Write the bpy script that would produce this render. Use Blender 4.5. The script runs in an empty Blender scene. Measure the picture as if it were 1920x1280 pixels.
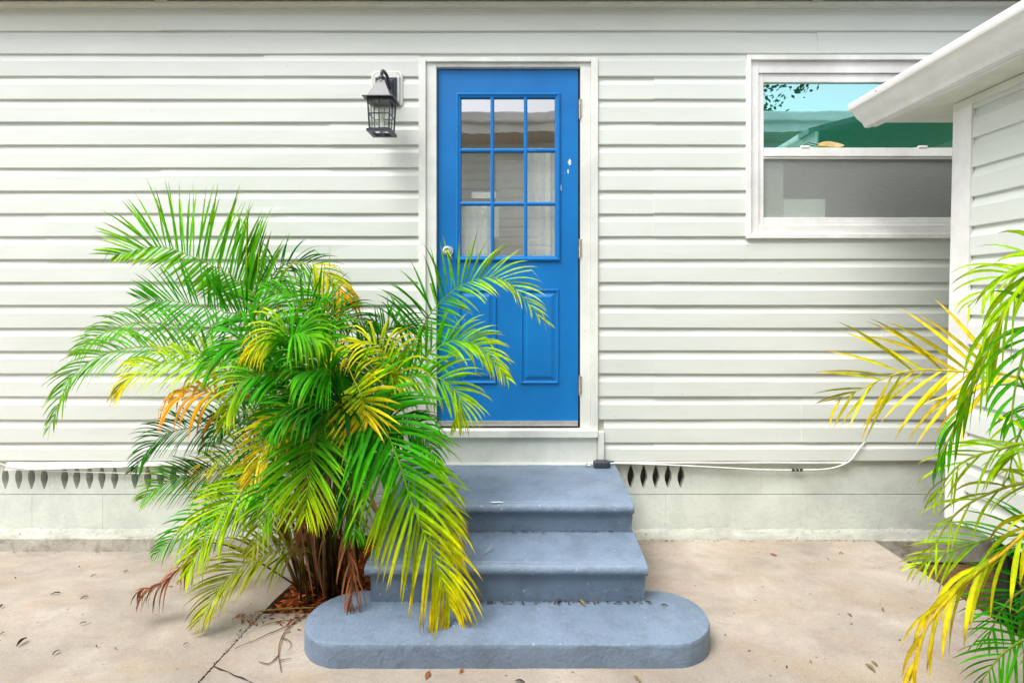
import bpy, bmesh, math, random
from mathutils import Vector, Matrix, noise as mnoise
R = math.radians
rng = random.Random(7)
scene = bpy.context.scene
col = scene.collection

# ------------------------------------------------------------------ camera, sky, sun, exposure
F, D, H = 1000.0, 3.08, 1.39            # focal length in photo pixels, distance to the wall, eye height
VX, VY = 995.0, 553.0                   # vanishing point of the receding lines
cam = bpy.data.cameras.new('camera'); camo = bpy.data.objects.new('camera', cam); col.objects.link(camo)
camo.location = (0, -D, H); camo.rotation_euler = (R(90), 0, 0)
cam.sensor_width = 36; cam.lens = 36 * F / 1920
cam.shift_x = -(VX - 960) / 1920; cam.shift_y = -(640 - VY) / 1920
cam.clip_start = 0.05; cam.clip_end = 800
scene.camera = camo

SUN_EL, SUN_AZ = 60, 46                 # sun high, behind the camera and a little to its left
w = bpy.data.worlds.new('World'); scene.world = w; w.use_nodes = True
nt = w.node_tree; bg = nt.nodes['Background']
sky = nt.nodes.new('ShaderNodeTexSky'); sky.sky_type = 'NISHITA'; sky.sun_disc = False
sky.sun_elevation = R(SUN_EL); sky.sun_rotation = R(180 + SUN_AZ)
sky.air_density = 1.0; sky.dust_density = 3.0; sky.ozone_density = 1.0
hs = nt.nodes.new('ShaderNodeHueSaturation'); hs.inputs['Saturation'].default_value = 0.30
nt.links.new(sky.outputs[0], hs.inputs['Color']); nt.links.new(hs.outputs[0], bg.inputs[0])
bg.inputs[1].default_value = 0.15
sl = bpy.data.lights.new('sun', 'SUN'); slo = bpy.data.objects.new('sun', sl); col.objects.link(slo)
sl.energy = 1.5; sl.angle = R(35); sl.color = (1.0, 0.985, 0.95)
slo.rotation_euler = (R(90 - SUN_EL), 0, R(-SUN_AZ))
scene.view_settings.view_transform = 'Standard'; scene.view_settings.look = 'None'
scene.view_settings.gamma = 1.0; scene.view_settings.exposure = 1.20
scene.view_settings.use_curve_mapping = False
scene.render.resolution_x = 1024; scene.render.resolution_y = 682

def PX(px, y=0.0): return (px - VX) * (D + y) / F
def PZ(py, y=0.0): return H + (VY - py) * (D + y) / F
def P(px, py, y=0.0): return Vector((PX(px, y), y, PZ(py, y)))

# ------------------------------------------------------------------ materials
def nodes_of(m):
    m.use_nodes = True
    return m.node_tree, m.node_tree.nodes['Principled BSDF']
def ramp(nt, src, stops):
    r = nt.nodes.new('ShaderNodeValToRGB'); e = r.color_ramp.elements
    while len(e) > 1: e.remove(e[-1])
    e[0].position = stops[0][0]; e[0].color = stops[0][1]
    for p, c in stops[1:]:
        k = e.new(p); k.color = c
    nt.links.new(src, r.inputs[0]); return r.outputs[0]
def g4(v): return (v, v, v, 1)
def c4(c): return (c[0], c[1], c[2], 1)
def tex_noise(nt, vec, scale, detail=6, rough=0.6, dist=0.0):
    n = nt.nodes.new('ShaderNodeTexNoise'); n.inputs['Scale'].default_value = scale
    n.inputs['Detail'].default_value = detail; n.inputs['Roughness'].default_value = rough
    n.inputs['Distortion'].default_value = dist
    nt.links.new(vec, n.inputs['Vector']); return n.outputs['Fac']
def mixc(nt, fac, a, b, mode='MIX'):
    m = nt.nodes.new('ShaderNodeMix'); m.data_type = 'RGBA'; m.blend_type = mode
    for sock, v in ((m.inputs['Factor'], fac), (m.inputs['A'], a), (m.inputs['B'], b)):
        if isinstance(v, (int, float)): sock.default_value = v
        elif isinstance(v, tuple): sock.default_value = v
        else: nt.links.new(v, sock)
    # the RGBA sockets share names with the float ones, pick them by type
    return m
def mixrgb(nt, fac, a, b, mode='MIX'):
    m = nt.nodes.new('ShaderNodeMixRGB'); m.blend_type = mode
    for i, v in enumerate((fac, a, b)):
        s = m.inputs[i]
        if isinstance(v, (int, float)) or isinstance(v, tuple): s.default_value = v
        else: nt.links.new(v, s)
    return m.outputs[0]
def geo_pos(nt, scale=(1, 1, 1)):
    g = nt.nodes.new('ShaderNodeNewGeometry')
    mp = nt.nodes.new('ShaderNodeMapping'); mp.inputs['Scale'].default_value = scale
    nt.links.new(g.outputs['Position'], mp.inputs['Vector']); return mp.outputs[0]
def bump(nt, b, h, strength, dist=0.01):
    n = nt.nodes.new('ShaderNodeBump'); n.inputs['Strength'].default_value = strength
    n.inputs['Distance'].default_value = dist
    nt.links.new(h, n.inputs['Height']); nt.links.new(n.outputs[0], b.inputs['Normal'])

def plain(name, c, rough=0.5, var=0.08, scale=9, metal=0.0, bmp=0.05, spec=0.5, sp=(1, 1, 1), fine=90):
    m = bpy.data.materials.new(name); nt, b = nodes_of(m)
    v = geo_pos(nt, sp)
    f = tex_noise(nt, v, scale)
    lo = tuple(x * (1 - var) for x in c); hi = tuple(min(1, x * (1 + var)) for x in c)
    nt.links.new(ramp(nt, f, [(0.3, c4(lo)), (0.7, c4(hi))]), b.inputs['Base Color'])
    b.inputs['Roughness'].default_value = rough; b.inputs['Metallic'].default_value = metal
    b.inputs['Specular IOR Level'].default_value = spec
    if bmp: bump(nt, b, tex_noise(nt, v, fine, 3), bmp, 0.002)
    return m

def worn_paint(name, c, chip, rough=0.55, chip_scale=26, chip_at=0.70, dirt=(0.2, 0.17, 0.13), dirt_amt=0.3, bmp=0.25, speck=0.72):
    """painted surface with faded clouds, dirt films, small dark pits and chipped specks"""
    m = bpy.data.materials.new(name); nt, b = nodes_of(m); v = geo_pos(nt)
    big = tex_noise(nt, v, 2.3, 5, 0.65, 0.2)
    base = ramp(nt, big, [(0.36, c4(tuple(x * 0.84 for x in c))), (0.52, c4(c)), (0.66, c4(tuple(min(1, x * 1.13) for x in c)))])
    d = ramp(nt, tex_noise(nt, v, 7.5, 6, 0.75, 0.15), [(0.47, g4(0)), (0.66, g4(dirt_amt))])
    base = mixrgb(nt, d, base, c4(dirt))
    ch = ramp(nt, tex_noise(nt, v, chip_scale, 5, 0.72), [(chip_at, g4(0)), (chip_at + 0.03, g4(1))])
    base = mixrgb(nt, ch, base, c4(chip))
    vo = nt.nodes.new('ShaderNodeTexVoronoi'); vo.inputs['Scale'].default_value = 42
    nt.links.new(v, vo.inputs['Vector'])
    pit = ramp(nt, vo.outputs['Distance'], [(0.05, g4(1)), (0.10, g4(0))])
    gate = ramp(nt, tex_noise(nt, v, 5.0, 4), [(speck - 0.14, g4(0)), (speck - 0.02, g4(0.85))])
    mul = nt.nodes.new('ShaderNodeMath'); mul.operation = 'MULTIPLY'
    nt.links.new(pit, mul.inputs[0]); nt.links.new(gate, mul.inputs[1])
    base = mixrgb(nt, mul.outputs[0], base, c4(tuple(x * 0.3 for x in dirt)))
    nt.links.new(base, b.inputs['Base Color'])
    b.inputs['Roughness'].default_value = rough
    bump(nt, b, tex_noise(nt, v, 34, 5, 0.75), bmp, 0.006)
    return m

M = {}
# vinyl siding: almost flat, faint chalky film
def siding_mat():
    m = bpy.data.materials.new('vinyl_siding'); nt, b = nodes_of(m); v = geo_pos(nt, (0.6, 1, 3))
    f = tex_noise(nt, v, 1.6, 4, 0.7, 0.5)
    base = ramp(nt, f, [(0.3, (0.622, 0.648, 0.600, 1)), (0.7, (0.682, 0.712, 0.668, 1))])
    v2 = geo_pos(nt, (14, 1, 1.2))
    st = ramp(nt, tex_noise(nt, v2, 2.0, 4, 0.7), [(0.62, g4(0)), (0.85, g4(0.10))])
    base = mixrgb(nt, st, base, (0.42, 0.42, 0.33, 1))
    vs = nt.nodes.new('ShaderNodeTexVoronoi'); vs.inputs['Scale'].default_value = 9; nt.links.new(geo_pos(nt), vs.inputs['Vector'])
    sp = ramp(nt, vs.outputs['Distance'], [(0.018, g4(0.8)), (0.03, g4(0))])
    base = mixrgb(nt, sp, base, (0.20, 0.19, 0.15, 1))
    nt.links.new(base, b.inputs['Base Color']); b.inputs['Roughness'].default_value = 0.5
    b.inputs['Specular IOR Level'].default_value = 0.3
    bump(nt, b, tex_noise(nt, geo_pos(nt, (2, 1, 9)), 26, 4), 0.06, 0.003)
    return m
M['siding'] = siding_mat()
M['trim'] = worn_paint('white_trim', (0.74, 0.75, 0.70), (0.55, 0.50, 0.42), 0.5, 40, 0.66, (0.50, 0.46, 0.38), 0.14, 0.12)
M['white'] = worn_paint('white_aluminium', (0.80, 0.79, 0.77), (0.70, 0.62, 0.55), 0.4, 40, 0.68, (0.55, 0.48, 0.42), 0.10, 0.05, 0.7)
M['soffit'] = plain('soffit_vinyl', (0.70, 0.70, 0.62), 0.6)
M['foundation'] = worn_paint('painted_block', (0.62, 0.66, 0.595), (0.70, 0.73, 0.67), 0.75, 26, 0.66, (0.42, 0.42, 0.35), 0.12, 0.7, 0.54)
M['plaster'] = worn_paint('white_plaster_bead', (0.66, 0.69, 0.63), (0.35, 0.33, 0.28), 0.8, 34, 0.62, (0.35, 0.30, 0.22), 0.3, 1.0, 0.66)
M['footing'] = worn_paint('bare_footing', (0.46, 0.44, 0.38), (0.60, 0.58, 0.50), 0.9, 16, 0.66, (0.14, 0.10, 0.06), 0.7, 1.0, 0.6)
M['step_top'] = worn_paint('blue_grey_step_paint', (0.168, 0.226, 0.308), (0.42, 0.46, 0.51), 0.5, 52, 0.648, (0.080, 0.100, 0.125), 0.42, 1.0, 0.53)
M['dark'] = plain('near_black', (0.015, 0.014, 0.012), 0.9)  # near-black for the painted gap shade, the crack and the pier
M['void'] = plain('crawlspace_block', (0.26, 0.25, 0.19), 0.95)
M['metal'] = plain('aluminium_sweep', (0.72, 0.71, 0.69), 0.32, 0.1, 20, 0.85)
M['chrome'] = plain('knob_metal', (0.78, 0.75, 0.70), 0.25, 0.15, 60, 0.9)
M['rust'] = plain('rusted_hinge', (0.46, 0.40, 0.33), 0.7, 0.5, 70, 0.3, 0.4)
M['lantern'] = plain('lantern_paint', (0.024, 0.026, 0.042), 0.38, 0.25, 40, 0.0, 0.15)
M['cable'] = plain('white_cable', (0.74, 0.74, 0.70), 0.45)
M['clip'] = plain('black_clip', (0.03, 0.03, 0.03), 0.5)
M['lockbox'] = plain('lock_box_rubber', (0.035, 0.042, 0.055), 0.5, 0.3, 60, 0, 0.4)
M['curtain'] = plain('white_curtain', (0.80, 0.83, 0.79), 0.9, 0.04, 4)
M['room'] = plain('room_wall', (0.66, 0.62, 0.57), 0.9)
M['pale_room'] = plain('pale_box', (0.50, 0.53, 0.50), 0.8, 0.1, 12)
M['bulb'] = plain('frosted_bulb', (0.80, 0.78, 0.72), 0.4)
M['wood'] = plain('shelf_wood', (0.35, 0.20, 0.10), 0.6)
M['roof'] = plain('roof_shingle', (0.20, 0.21, 0.22), 0.9, 0.3, 30, 0, 0.5)
M['roof2'] = plain('neighbour_roof', (0.34, 0.37, 0.38), 0.8, 0.2, 30, 0, 0.5)
M['tan'] = plain('stained_soffit', (0.60, 0.52, 0.43), 0.8, 0.25, 6, sp=(1, 6, 1))
M['bare'] = plain('bare_primer', (0.72, 0.72, 0.72), 0.7)

def door_mat():
    m = bpy.data.materials.new('blue_door_paint'); nt, b = nodes_of(m); v = geo_pos(nt)
    f = tex_noise(nt, v, 3.0, 8, 0.6, 0.3)
    base = ramp(nt, f, [(0.3, (0.004, 0.145, 0.440, 1)), (0.7, (0.006, 0.185, 0.520, 1))])
    dust = ramp(nt, tex_noise(nt, geo_pos(nt, (3, 1, 1)), 60, 8, 0.7), [(0.64, g4(0)), (0.86, g4(0.5))])
    base = mixrgb(nt, dust, base, (0.30, 0.42, 0.62, 1))
    ch = ramp(nt, tex_noise(nt, v, 55, 5, 0.6), [(0.735, g4(0)), (0.75, g4(0.8))])
    base = mixrgb(nt, ch, base, (0.45, 0.55, 0.66, 1))
    nt.links.new(base, b.inputs['Base Color']); b.inputs['Roughness'].default_value = 0.40; b.inputs['Specular IOR Level'].default_value = 0.3
    bump(nt, b, tex_noise(nt, geo_pos(nt, (5, 1, 1)), 60, 4), 0.08, 0.002)
    return m
M['door'] = door_mat()

def concrete_mat():
    m = bpy.data.materials.new('stained_concrete'); nt, b = nodes_of(m); v = geo_pos(nt)
    f = tex_noise(nt, v, 1.5, 6, 0.66, 0.3)
    base = ramp(nt, f, [(0.33, (0.255, 0.220, 0.185, 1)), (0.46, (0.335, 0.290, 0.242, 1)), (0.55, (0.385, 0.335, 0.280, 1)), (0.68, (0.45, 0.40, 0.345, 1))])
    och = ramp(nt, tex_noise(nt, geo_pos(nt, (1, 2.2, 1)), 2.4, 6, 0.72, 0.4), [(0.46, g4(0)), (0.64, g4(0.38))])
    base = mixrgb(nt, och, base, (0.33, 0.215, 0.125, 1))
    gry = ramp(nt, tex_noise(nt, geo_pos(nt, (1.3, 2.6, 1)), 3.2, 8, 0.74, 0.3), [(0.50, g4(0)), (0.68, g4(0.36))])
    base = mixrgb(nt, gry, base, (0.175, 0.155, 0.145, 1))
    stn = ramp(nt, tex_noise(nt, geo_pos(nt, (1, 1.8, 1)), 8.0, 6, 0.7, 0.2), [(0.60, g4(0)), (0.66, g4(0.28))])
    base = mixrgb(nt, stn, base, (0.20, 0.165, 0.135, 1))
    sp = ramp(nt, tex_noise(nt, v, 210, 3, 0.6), [(0.34, g4(0.45)), (0.46, g4(0))])
    base = mixrgb(nt, sp, base, (0.15, 0.115, 0.085, 1))
    sp2 = ramp(nt, tex_noise(nt, v, 150, 2, 0.6), [(0.60, g4(0)), (0.70, g4(0.40))])
    base = mixrgb(nt, sp2, base, (0.50, 0.45, 0.39, 1))
    vo = nt.nodes.new('ShaderNodeTexVoronoi'); vo.inputs['Scale'].default_value = 11; nt.links.new(v, vo.inputs['Vector'])
    pit = ramp(nt, vo.outputs['Distance'], [(0.035, g4(0.85)), (0.07, g4(0))])
    base = mixrgb(nt, pit, base, (0.10, 0.08, 0.06, 1))
    nt.links.new(base, b.inputs['Base Color']); b.inputs['Roughness'].default_value = 0.8
    bump(nt, b, tex_noise(nt, v, 60, 5, 0.75), 0.35, 0.005)
    return m
M['concrete'] = concrete_mat()
def soil_mat():
    m = bpy.data.materials.new('soil'); nt, b = nodes_of(m); v = geo_pos(nt)
    f = tex_noise(nt, v, 22, 9, 0.75)
    nt.links.new(ramp(nt, f, [(0.36, (0.05, 0.027, 0.012, 1)), (0.5, (0.18, 0.095, 0.035, 1)), (0.66, (0.34, 0.20, 0.08, 1))]), b.inputs['Base Color'])
    b.inputs['Roughness'].default_value = 0.95; bump(nt, b, f, 1.0, 0.02); return m
M['soil'] = soil_mat()

def glass_mat(name, tint, fac, trans=(0.9, 0.93, 0.9), rough=0.01, wave=0.0):
    m = bpy.data.materials.new(name); m.use_nodes = True; nt = m.node_tree; nt.nodes.clear()
    out = nt.nodes.new('ShaderNodeOutputMaterial'); mx = nt.nodes.new('ShaderNodeMixShader')
    t = nt.nodes.new('ShaderNodeBsdfTransparent'); t.inputs[0].default_value = c4(trans)
    g = nt.nodes.new('ShaderNodeBsdfGlossy'); g.inputs['Color'].default_value = c4(tint); g.inputs['Roughness'].default_value = rough
    if wave:
        n = nt.nodes.new('ShaderNodeBump'); n.inputs['Strength'].default_value = wave; n.inputs['Distance'].default_value = 0.01
        nt.links.new(tex_noise(nt, geo_pos(nt, (1, 1, 1.4)), 5, 2), n.inputs['Height']); nt.links.new(n.outputs[0], g.inputs['Normal'])
    mx.inputs[0].default_value = fac
    nt.links.new(t.outputs[0], mx.inputs[1]); nt.links.new(g.outputs[0], mx.inputs[2]); nt.links.new(mx.outputs[0], out.inputs[0])
    return m
M['glass_door'] = glass_mat('door_glass', (0.97, 0.95, 0.92), 0.46, (0.97, 0.98, 0.97), 0.01, 0.022)
M['glass_teal'] = glass_mat('coated_window_glass', (0.56, 0.93, 0.94), 0.66, (0.18, 0.74, 0.54), 0.005, 0.02)
M['glass_low'] = glass_mat('window_glass', (0.75, 0.85, 0.80), 0.22, (0.85, 0.9, 0.87), 0.02, 0.02)
M['glass_lamp'] = glass_mat('lantern_glass', (0.9, 0.92, 0.9), 0.18, (0.9, 0.93, 0.9))
def screen_mat():
    m = bpy.data.materials.new('insect_screen'); m.use_nodes = True; nt = m.node_tree; nt.nodes.clear()
    out = nt.nodes.new('ShaderNodeOutputMaterial'); mx = nt.nodes.new('ShaderNodeMixShader')
    t = nt.nodes.new('ShaderNodeBsdfTransparent'); d = nt.nodes.new('ShaderNodeBsdfDiffuse')
    f = tex_noise(nt, geo_pos(nt, (3, 1, 40)), 6, 8, 0.8)
    nt.links.new(ramp(nt, f, [(0.3, (0.36, 0.385, 0.36, 1)), (0.7, (0.52, 0.545, 0.51, 1))]), d.inputs[0])
    mx.inputs[0].default_value = 0.46
    nt.links.new(t.outputs[0], mx.inputs[1]); nt.links.new(d.outputs[0], mx.inputs[2]); nt.links.new(mx.outputs[0], out.inputs[0])
    return m
M['screen'] = screen_mat()

def leaf_mat():
    m = bpy.data.materials.new('palm_leaf'); m.use_nodes = True; nt = m.node_tree; b = nt.nodes['Principled BSDF']
    out = nt.nodes['Material Output']
    a = nt.nodes.new('ShaderNodeAttribute'); a.attribute_name = 'tint'
    f = tex_noise(nt, geo_pos(nt), 30, 2, 0.7)
    v = ramp(nt, f, [(0.3, g4(0.72)), (0.7, g4(1.15))])
    c = mixrgb(nt, 1.0, a.outputs['Color'], v, 'MULTIPLY')
    nt.links.new(c, b.inputs['Base Color']); b.inputs['Roughness'].default_value = 0.5
    b.inputs['Specular IOR Level'].default_value = 0.09
    tr = nt.nodes.new('ShaderNodeBsdfTranslucent'); nt.links.new(c, tr.inputs[0])
    mx = nt.nodes.new('ShaderNodeMixShader'); mx.inputs[0].default_value = 0.28
    nt.links.new(b.outputs[0], mx.inputs[1]); nt.links.new(tr.outputs[0], mx.inputs[2]); nt.links.new(mx.outputs[0], out.inputs[0])
    return m
M['leaf'] = leaf_mat()

# ------------------------------------------------------------------ mesh helpers
class MB:
    def __init__(s): s.v, s.f, s.c = [], [], []
    def add(s, verts, faces, cols=None):
        o = len(s.v); s.v += [tuple(p) for p in verts]; s.f += [tuple(i + o for i in f) for f in faces]
        if cols is not None: s.c += cols
        return s
    def box(s, x0, x1, y0, y1, z0, z1):
        return s.add([(x0, y0, z0), (x1, y0, z0), (x1, y1, z0), (x0, y1, z0), (x0, y0, z1), (x1, y0, z1), (x1, y1, z1), (x0, y1, z1)],
                     [(0, 3, 2, 1), (4, 5, 6, 7), (0, 1, 5, 4), (1, 2, 6, 5), (2, 3, 7, 6), (3, 0, 4, 7)])
    def tube(s, pts, rad, n=8, cap=True, cols=None):
        pts = [Vector(p) for p in pts]; m = len(pts)
        rad = rad if isinstance(rad, (list, tuple)) else [rad] * m
        vs, fs = [], []
        u = None
        for i, p in enumerate(pts):
            t = (pts[min(i + 1, m - 1)] - pts[max(i - 1, 0)]).normalized()
            if u is None:
                u = t.orthogonal().normalized()
            else:
                u = (u - t * u.dot(t)); u = u.normalized() if u.length > 1e-6 else t.orthogonal().normalized()
            b = t.cross(u)
            for k in range(n):
                a = 2 * math.pi * k / n
                vs.append(p + (u * math.cos(a) + b * math.sin(a)) * rad[i])
        for i in range(m - 1):
            for k in range(n):
                a, b_ = i * n + k, i * n + (k + 1) % n
                fs.append((a, b_, b_ + n, a + n))
        if cap:
            fs.append(tuple(range(n - 1, -1, -1))); fs.append(tuple(range((m - 1) * n, m * n)))
        c = None
        if cols is not None: c = [cols[i] for i in range(m) for k in range(n)]
        return s.add(vs, fs, c)
    def rings(s, x0, x1, z0, z1, prof, y=0.0, fill=True):
        """nested rectangles facing -Y: prof = [(inset, depth)], depth added to y"""
        vs, fs = [], []
        for ins, d in prof:
            vs += [(x0 + ins, y + d, z0 + ins), (x1 - ins, y + d, z0 + ins), (x1 - ins, y + d, z1 - ins), (x0 + ins, y + d, z1 - ins)]
        for i in range(len(prof) - 1):
            for k in range(4):
                a, b_ = i * 4 + k, i * 4 + (k + 1) % 4
                fs.append((a, b_, b_ + 4, a + 4))
        if fill: o = (len(prof) - 1) * 4; fs.append((o, o + 1, o + 2, o + 3))
        return s.add(vs, fs)
    def prism(s, prof, axis, a0, a1, n=1, wob=None):
        """polyline/closed profile of 2-D points extruded along an axis ('x': prof=(y,z), 'y': prof=(x,z), 'z': prof=(x,y)), closed and capped"""
        m = len(prof); vs, fs = [], []
        for i in range(n + 1):
            t = a0 + (a1 - a0) * i / n
            for (p, q) in prof:
                if wob: dp, dq = wob(t, p, q)
                else: dp = dq = 0
                p2, q2 = p + dp, q + dq
                vs.append((t, p2, q2) if axis == 'x' else (p2, t, q2) if axis == 'y' else (p2, q2, t))
        for i in range(n):
            for k in range(m):
                a, b_ = i * m + k, i * m + (k + 1) % m
                fs.append((a, b_, b_ + m, a + m))
        fs.append(tuple(range(m - 1, -1, -1))); fs.append(tuple(range(n * m, (n + 1) * m)))
        return s.add(vs, fs)
    def mesh(s, name):
        me = bpy.data.meshes.new(name); me.from_pydata(s.v, [], s.f); me.update()
        if s.c:
            at = me.color_attributes.new('tint', 'FLOAT_COLOR', 'POINT')
            at.data.foreach_set('color', [x for c in s.c for x in (c[0], c[1], c[2], 1.0)])
        return me
    def build(s, name, mat, parent=None, bevel=0.0, smooth=False, recalc=True, seg=2):
        me = s.mesh(name)
        if recalc:
            bm = bmesh.new(); bm.from_mesh(me); bmesh.ops.recalc_face_normals(bm, faces=bm.faces); bm.to_mesh(me); bm.free()
        return link(name, me, mat, parent, bevel, smooth, seg)
def link(name, me, mat, parent=None, bevel=0.0, smooth=False, seg=2):
    o = bpy.data.objects.new(name, me); col.objects.link(o)
    if mat and not me.materials: me.materials.append(M[mat] if isinstance(mat, str) else mat)
    if parent: o.parent = parent; o.matrix_parent_inverse = Matrix.Translation(-root_loc(parent))
    if smooth:
        for p in me.polygons: p.use_smooth = True
    if bevel:
        b = o.modifiers.new('bevel', 'BEVEL'); b.width = bevel; b.segments = seg; b.limit_method = 'ANGLE'; b.angle_limit = R(40)
    return o
def root_loc(o):
    l = Vector(o.location)
    while o.parent:
        if o.type == 'EMPTY' or True: pass
        l = l + (Vector(o.parent.location) + o.matrix_parent_inverse.translation); o = o.parent
    return l
def box(name, mat, parent, x0, x1, y0, y1, z0, z1, bevel=0.002):
    return MB().box(min(x0, x1), max(x0, x1), min(y0, y1), max(y0, y1), min(z0, z1), max(z0, z1)).build(name, mat, parent, bevel)
def empty(name, loc=(0, 0, 0)):
    o = bpy.data.objects.new(name, None); col.objects.link(o); o.location = loc; o.empty_display_size = 0.1; return o
def tag(o, label=None, cat=None, group=None, kind=None):
    if label: o['label'] = label
    if cat: o['category'] = cat
    if group: o['group'] = group
    if kind: o['kind'] = kind
    return o

# ------------------------------------------------------------------ ground and pavement
JX = -1.166                                          # joint between left slab and the slab with the steps
def gz(y):  return -0.016 - 0.040 * max(y, -1.4)      # slab with the steps
def gzl(y): return gz(y) - 0.070 * max(0.0, 1 + y / 0.75)   # left slab, falling away along the wall
g = MB().add([(-150, -150, -0.16), (150, -150, -0.16), (150, 150, -0.16), (-150, 150, -0.16)], [(0, 1, 2, 3)]).build('ground', 'soil')
tag(g, kind='structure')
def slab(rects, zf, name):
    m = MB()
    for (x0, x1, y0, y1) in rects:
        n = 14
        ys = [y0 + (y1 - y0) * i / n for i in range(n + 1)]
        prof = [(y, zf(y)) for y in ys] + [(y1, -0.15), (y0, -0.15)]
        m.prism(prof, 'x', x0, x1)
    o = m.build(name, 'concrete'); tag(o, kind='structure'); return o
slab([(-9, JX - 0.004, -9, -0.012)], gzl, 'pavement')
slab([(JX + 0.004, -0.66, -9, -0.775), (-0.66, 1.30, -9, -0.012), (1.30, 1.965, -1.45, -0.012), (1.30, 1.965, -9, -2.35)], gz, 'pavement')
# hairline crack running off the joint
def strip(name, mat, pts, wid, lift, zf, parent=None):
    m = MB(); vs = []; fs = []
    pts = [Vector(p) for p in pts]
    for i, p in enumerate(pts):
        t = (pts[min(i + 1, len(pts) - 1)] - pts[max(i - 1, 0)]).normalized(); n = Vector((-t.y, t.x))
        for sgn in (-1, 1):
            q = p + n * sgn * wid * (0.6 + 0.4 * math.sin(i * 2.1)); vs.append((q.x, q.y, zf(q.y) + lift))
    for i in range(len(pts) - 1): fs.append((2 * i, 2 * i + 1, 2 * i + 3, 2 * i + 2))
    return m.add(vs, fs).build(name, mat, parent)
pav = bpy.data.objects['pavement.001']
strip('crack', 'dark', [(-1.16 + 0.235 * i / 7, -1.125 - 0.11 * i / 7 + rng.uniform(-.004, .004)) for i in range(8)], 0.0035, 0.003, gz, pav)

# ------------------------------------------------------------------ main house
house = empty('siding_house', (0, 0, 0))
tag(house, 'long white siding house with blue half-glass door and block foundation', 'house')
PITCH = 42.6 / 324.7
LIP0 = PZ(359)                                       # one known lip
DX0, DX1, DZT, DZB = PX(787), PX(1120), PZ(112), PZ(868)
WX0, WX1, WZT, WZB = PX(1396), PX(1880), PZ(108), PZ(448)
BOTTOM = PZ(862)
def course_profile(zb, zt, clip_lo=None, clip_hi=None):
    """lip at zb, next lip at zt: flat proud face, then a cove curving back (dutch lap)"""
    h = zt - zb
    pts = [(-0.004, zb), (-0.0175, zb), (-0.0195, zb + 0.004), (-0.0192, zb + h * 0.30), (-0.0188, zb + h * 0.655),
           (-0.0172, zb + h * 0.672), (-0.0105, zb + h * 0.80), (-0.0066, zb + h * 0.93), (-0.0062, zt + 0.012)]
    lo = zb if clip_lo is None else clip_lo; hi = zt + 0.012 if clip_hi is None else clip_hi
    out = []
    for i in range(len(pts) - 1):
        (y0, z0), (y1, z1) = pts[i], pts[i + 1]
        if z1 < lo or z0 > hi: continue
        if z0 < lo: y0 = y0 + (y1 - y0) * (lo - z0) / (z1 - z0); z0 = lo
        if z1 > hi: y1 = y0 + (y1 - y0) * (hi - z0) / (z1 - z0 + 1e-9); z1 = hi
        if not out: out.append((y0, z0))
        if (y1, z1) != out[-1]: out.append((y1, z1))
    return out + [(0.004, out[-1][1]), (0.004, out[0][1])]
DENTS = [(PX(500), PZ(404), 0.10, 0.012, -0.005), (PX(520), PZ(470), 0.18, 0.03, 0.006), (PX(600), PZ(452), .12, .03, -.004), (PX(350), PZ(500), .2, .03, -.003)]
def siding_wob(seed):
    def f(x, y, z):
        if y > 0: return (0, 0)
        k = (mnoise.noise(Vector((x * 0.9, seed * 3.7, 0))) * 0.0034)
        q = mnoise.noise(Vector((x * 2.1, seed * 5.1, z * 6))) * 0.0022
        for dx, dz, sx, sz, a in DENTS:
            q += a * math.exp(-((x - dx) / sx) ** 2 - ((z - dz) / sz) ** 2)
        return (q - (0.003 if False else 0), k)
    return f
def plank(x0, x1, zb, zt, lo=None, hi=None, seed=0, off=0.0, parent=None):
    prof = [(y - (off if y < 0 else 0), z) for (y, z) in course_profile(zb, zt, lo, hi)]
    n = max(2, int((x1 - x0) / 0.12))
    return MB().prism(prof, 'x', x0, x1, n, siding_wob(seed)).build('siding_plank', 'siding', parent or house)
XL, XR = -4.6, 3.6
SEAMS_L = [212, 497, -300, 620, 305, 90, 560, 497, 212, -200]
SEAMS_R = [1225, 1650, 1225, 1500, 1225, 1225]
k = -8
lips = [LIP0 - kk * PITCH for kk in range(-8, 12)]
for i, zb in enumerate(lips + [BOTTOM]):
    zt = PZ(12) if i == 0 else (lips[i - 1] if i < len(lips) else lips[-1])
    if i == 0: zb, zt = lips[0], PZ(8)
    pair = i // 2
    spans = []                                       # (x0, x1, lo, hi)
    over_door = zb < DZT and zt > DZB
    over_win = zb < WZT and zt > WZB
    if not over_door and not over_win:
        spans = [(XL, XR, None, None)]
        seam = PX([305, 1530, 620][pair % 3])
        spans = [(XL, seam, None, None), (seam, XR, None, None)]
    else:
        s = PX(SEAMS_L[pair % len(SEAMS_L)])
        spans += [(XL, s, None, None), (s, DX0, None, None)] if s > XL else [(XL, DX0, None, None)]
        if zt > DZT: spans.append((DX0, DX1, DZT, None))
        rend = WX0 if over_win else XR
        x1 = DX1 + (0.035 if zb < PZ(805) - 0.02 else 0)
        s = PX(SEAMS_R[pair % len(SEAMS_R)])
        if s < rend - 0.1: spans += [(x1, s, None, None), (s, rend, None, None)]
        else: spans.append((x1, rend, None, None))
        if over_win:
            if zt > WZT: spans.append((WX0, WX1, WZT, None))
            if zb < WZB: spans.append((WX0, WX1, None, WZB))
            spans.append((WX1, XR, None, None))
    for j, (a, b_, lo, hi) in enumerate(spans):
        plank(a, b_, zb, zt, lo, hi, seed=i + 0.31 * j, off=0.0026 * (j % 2))
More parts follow.
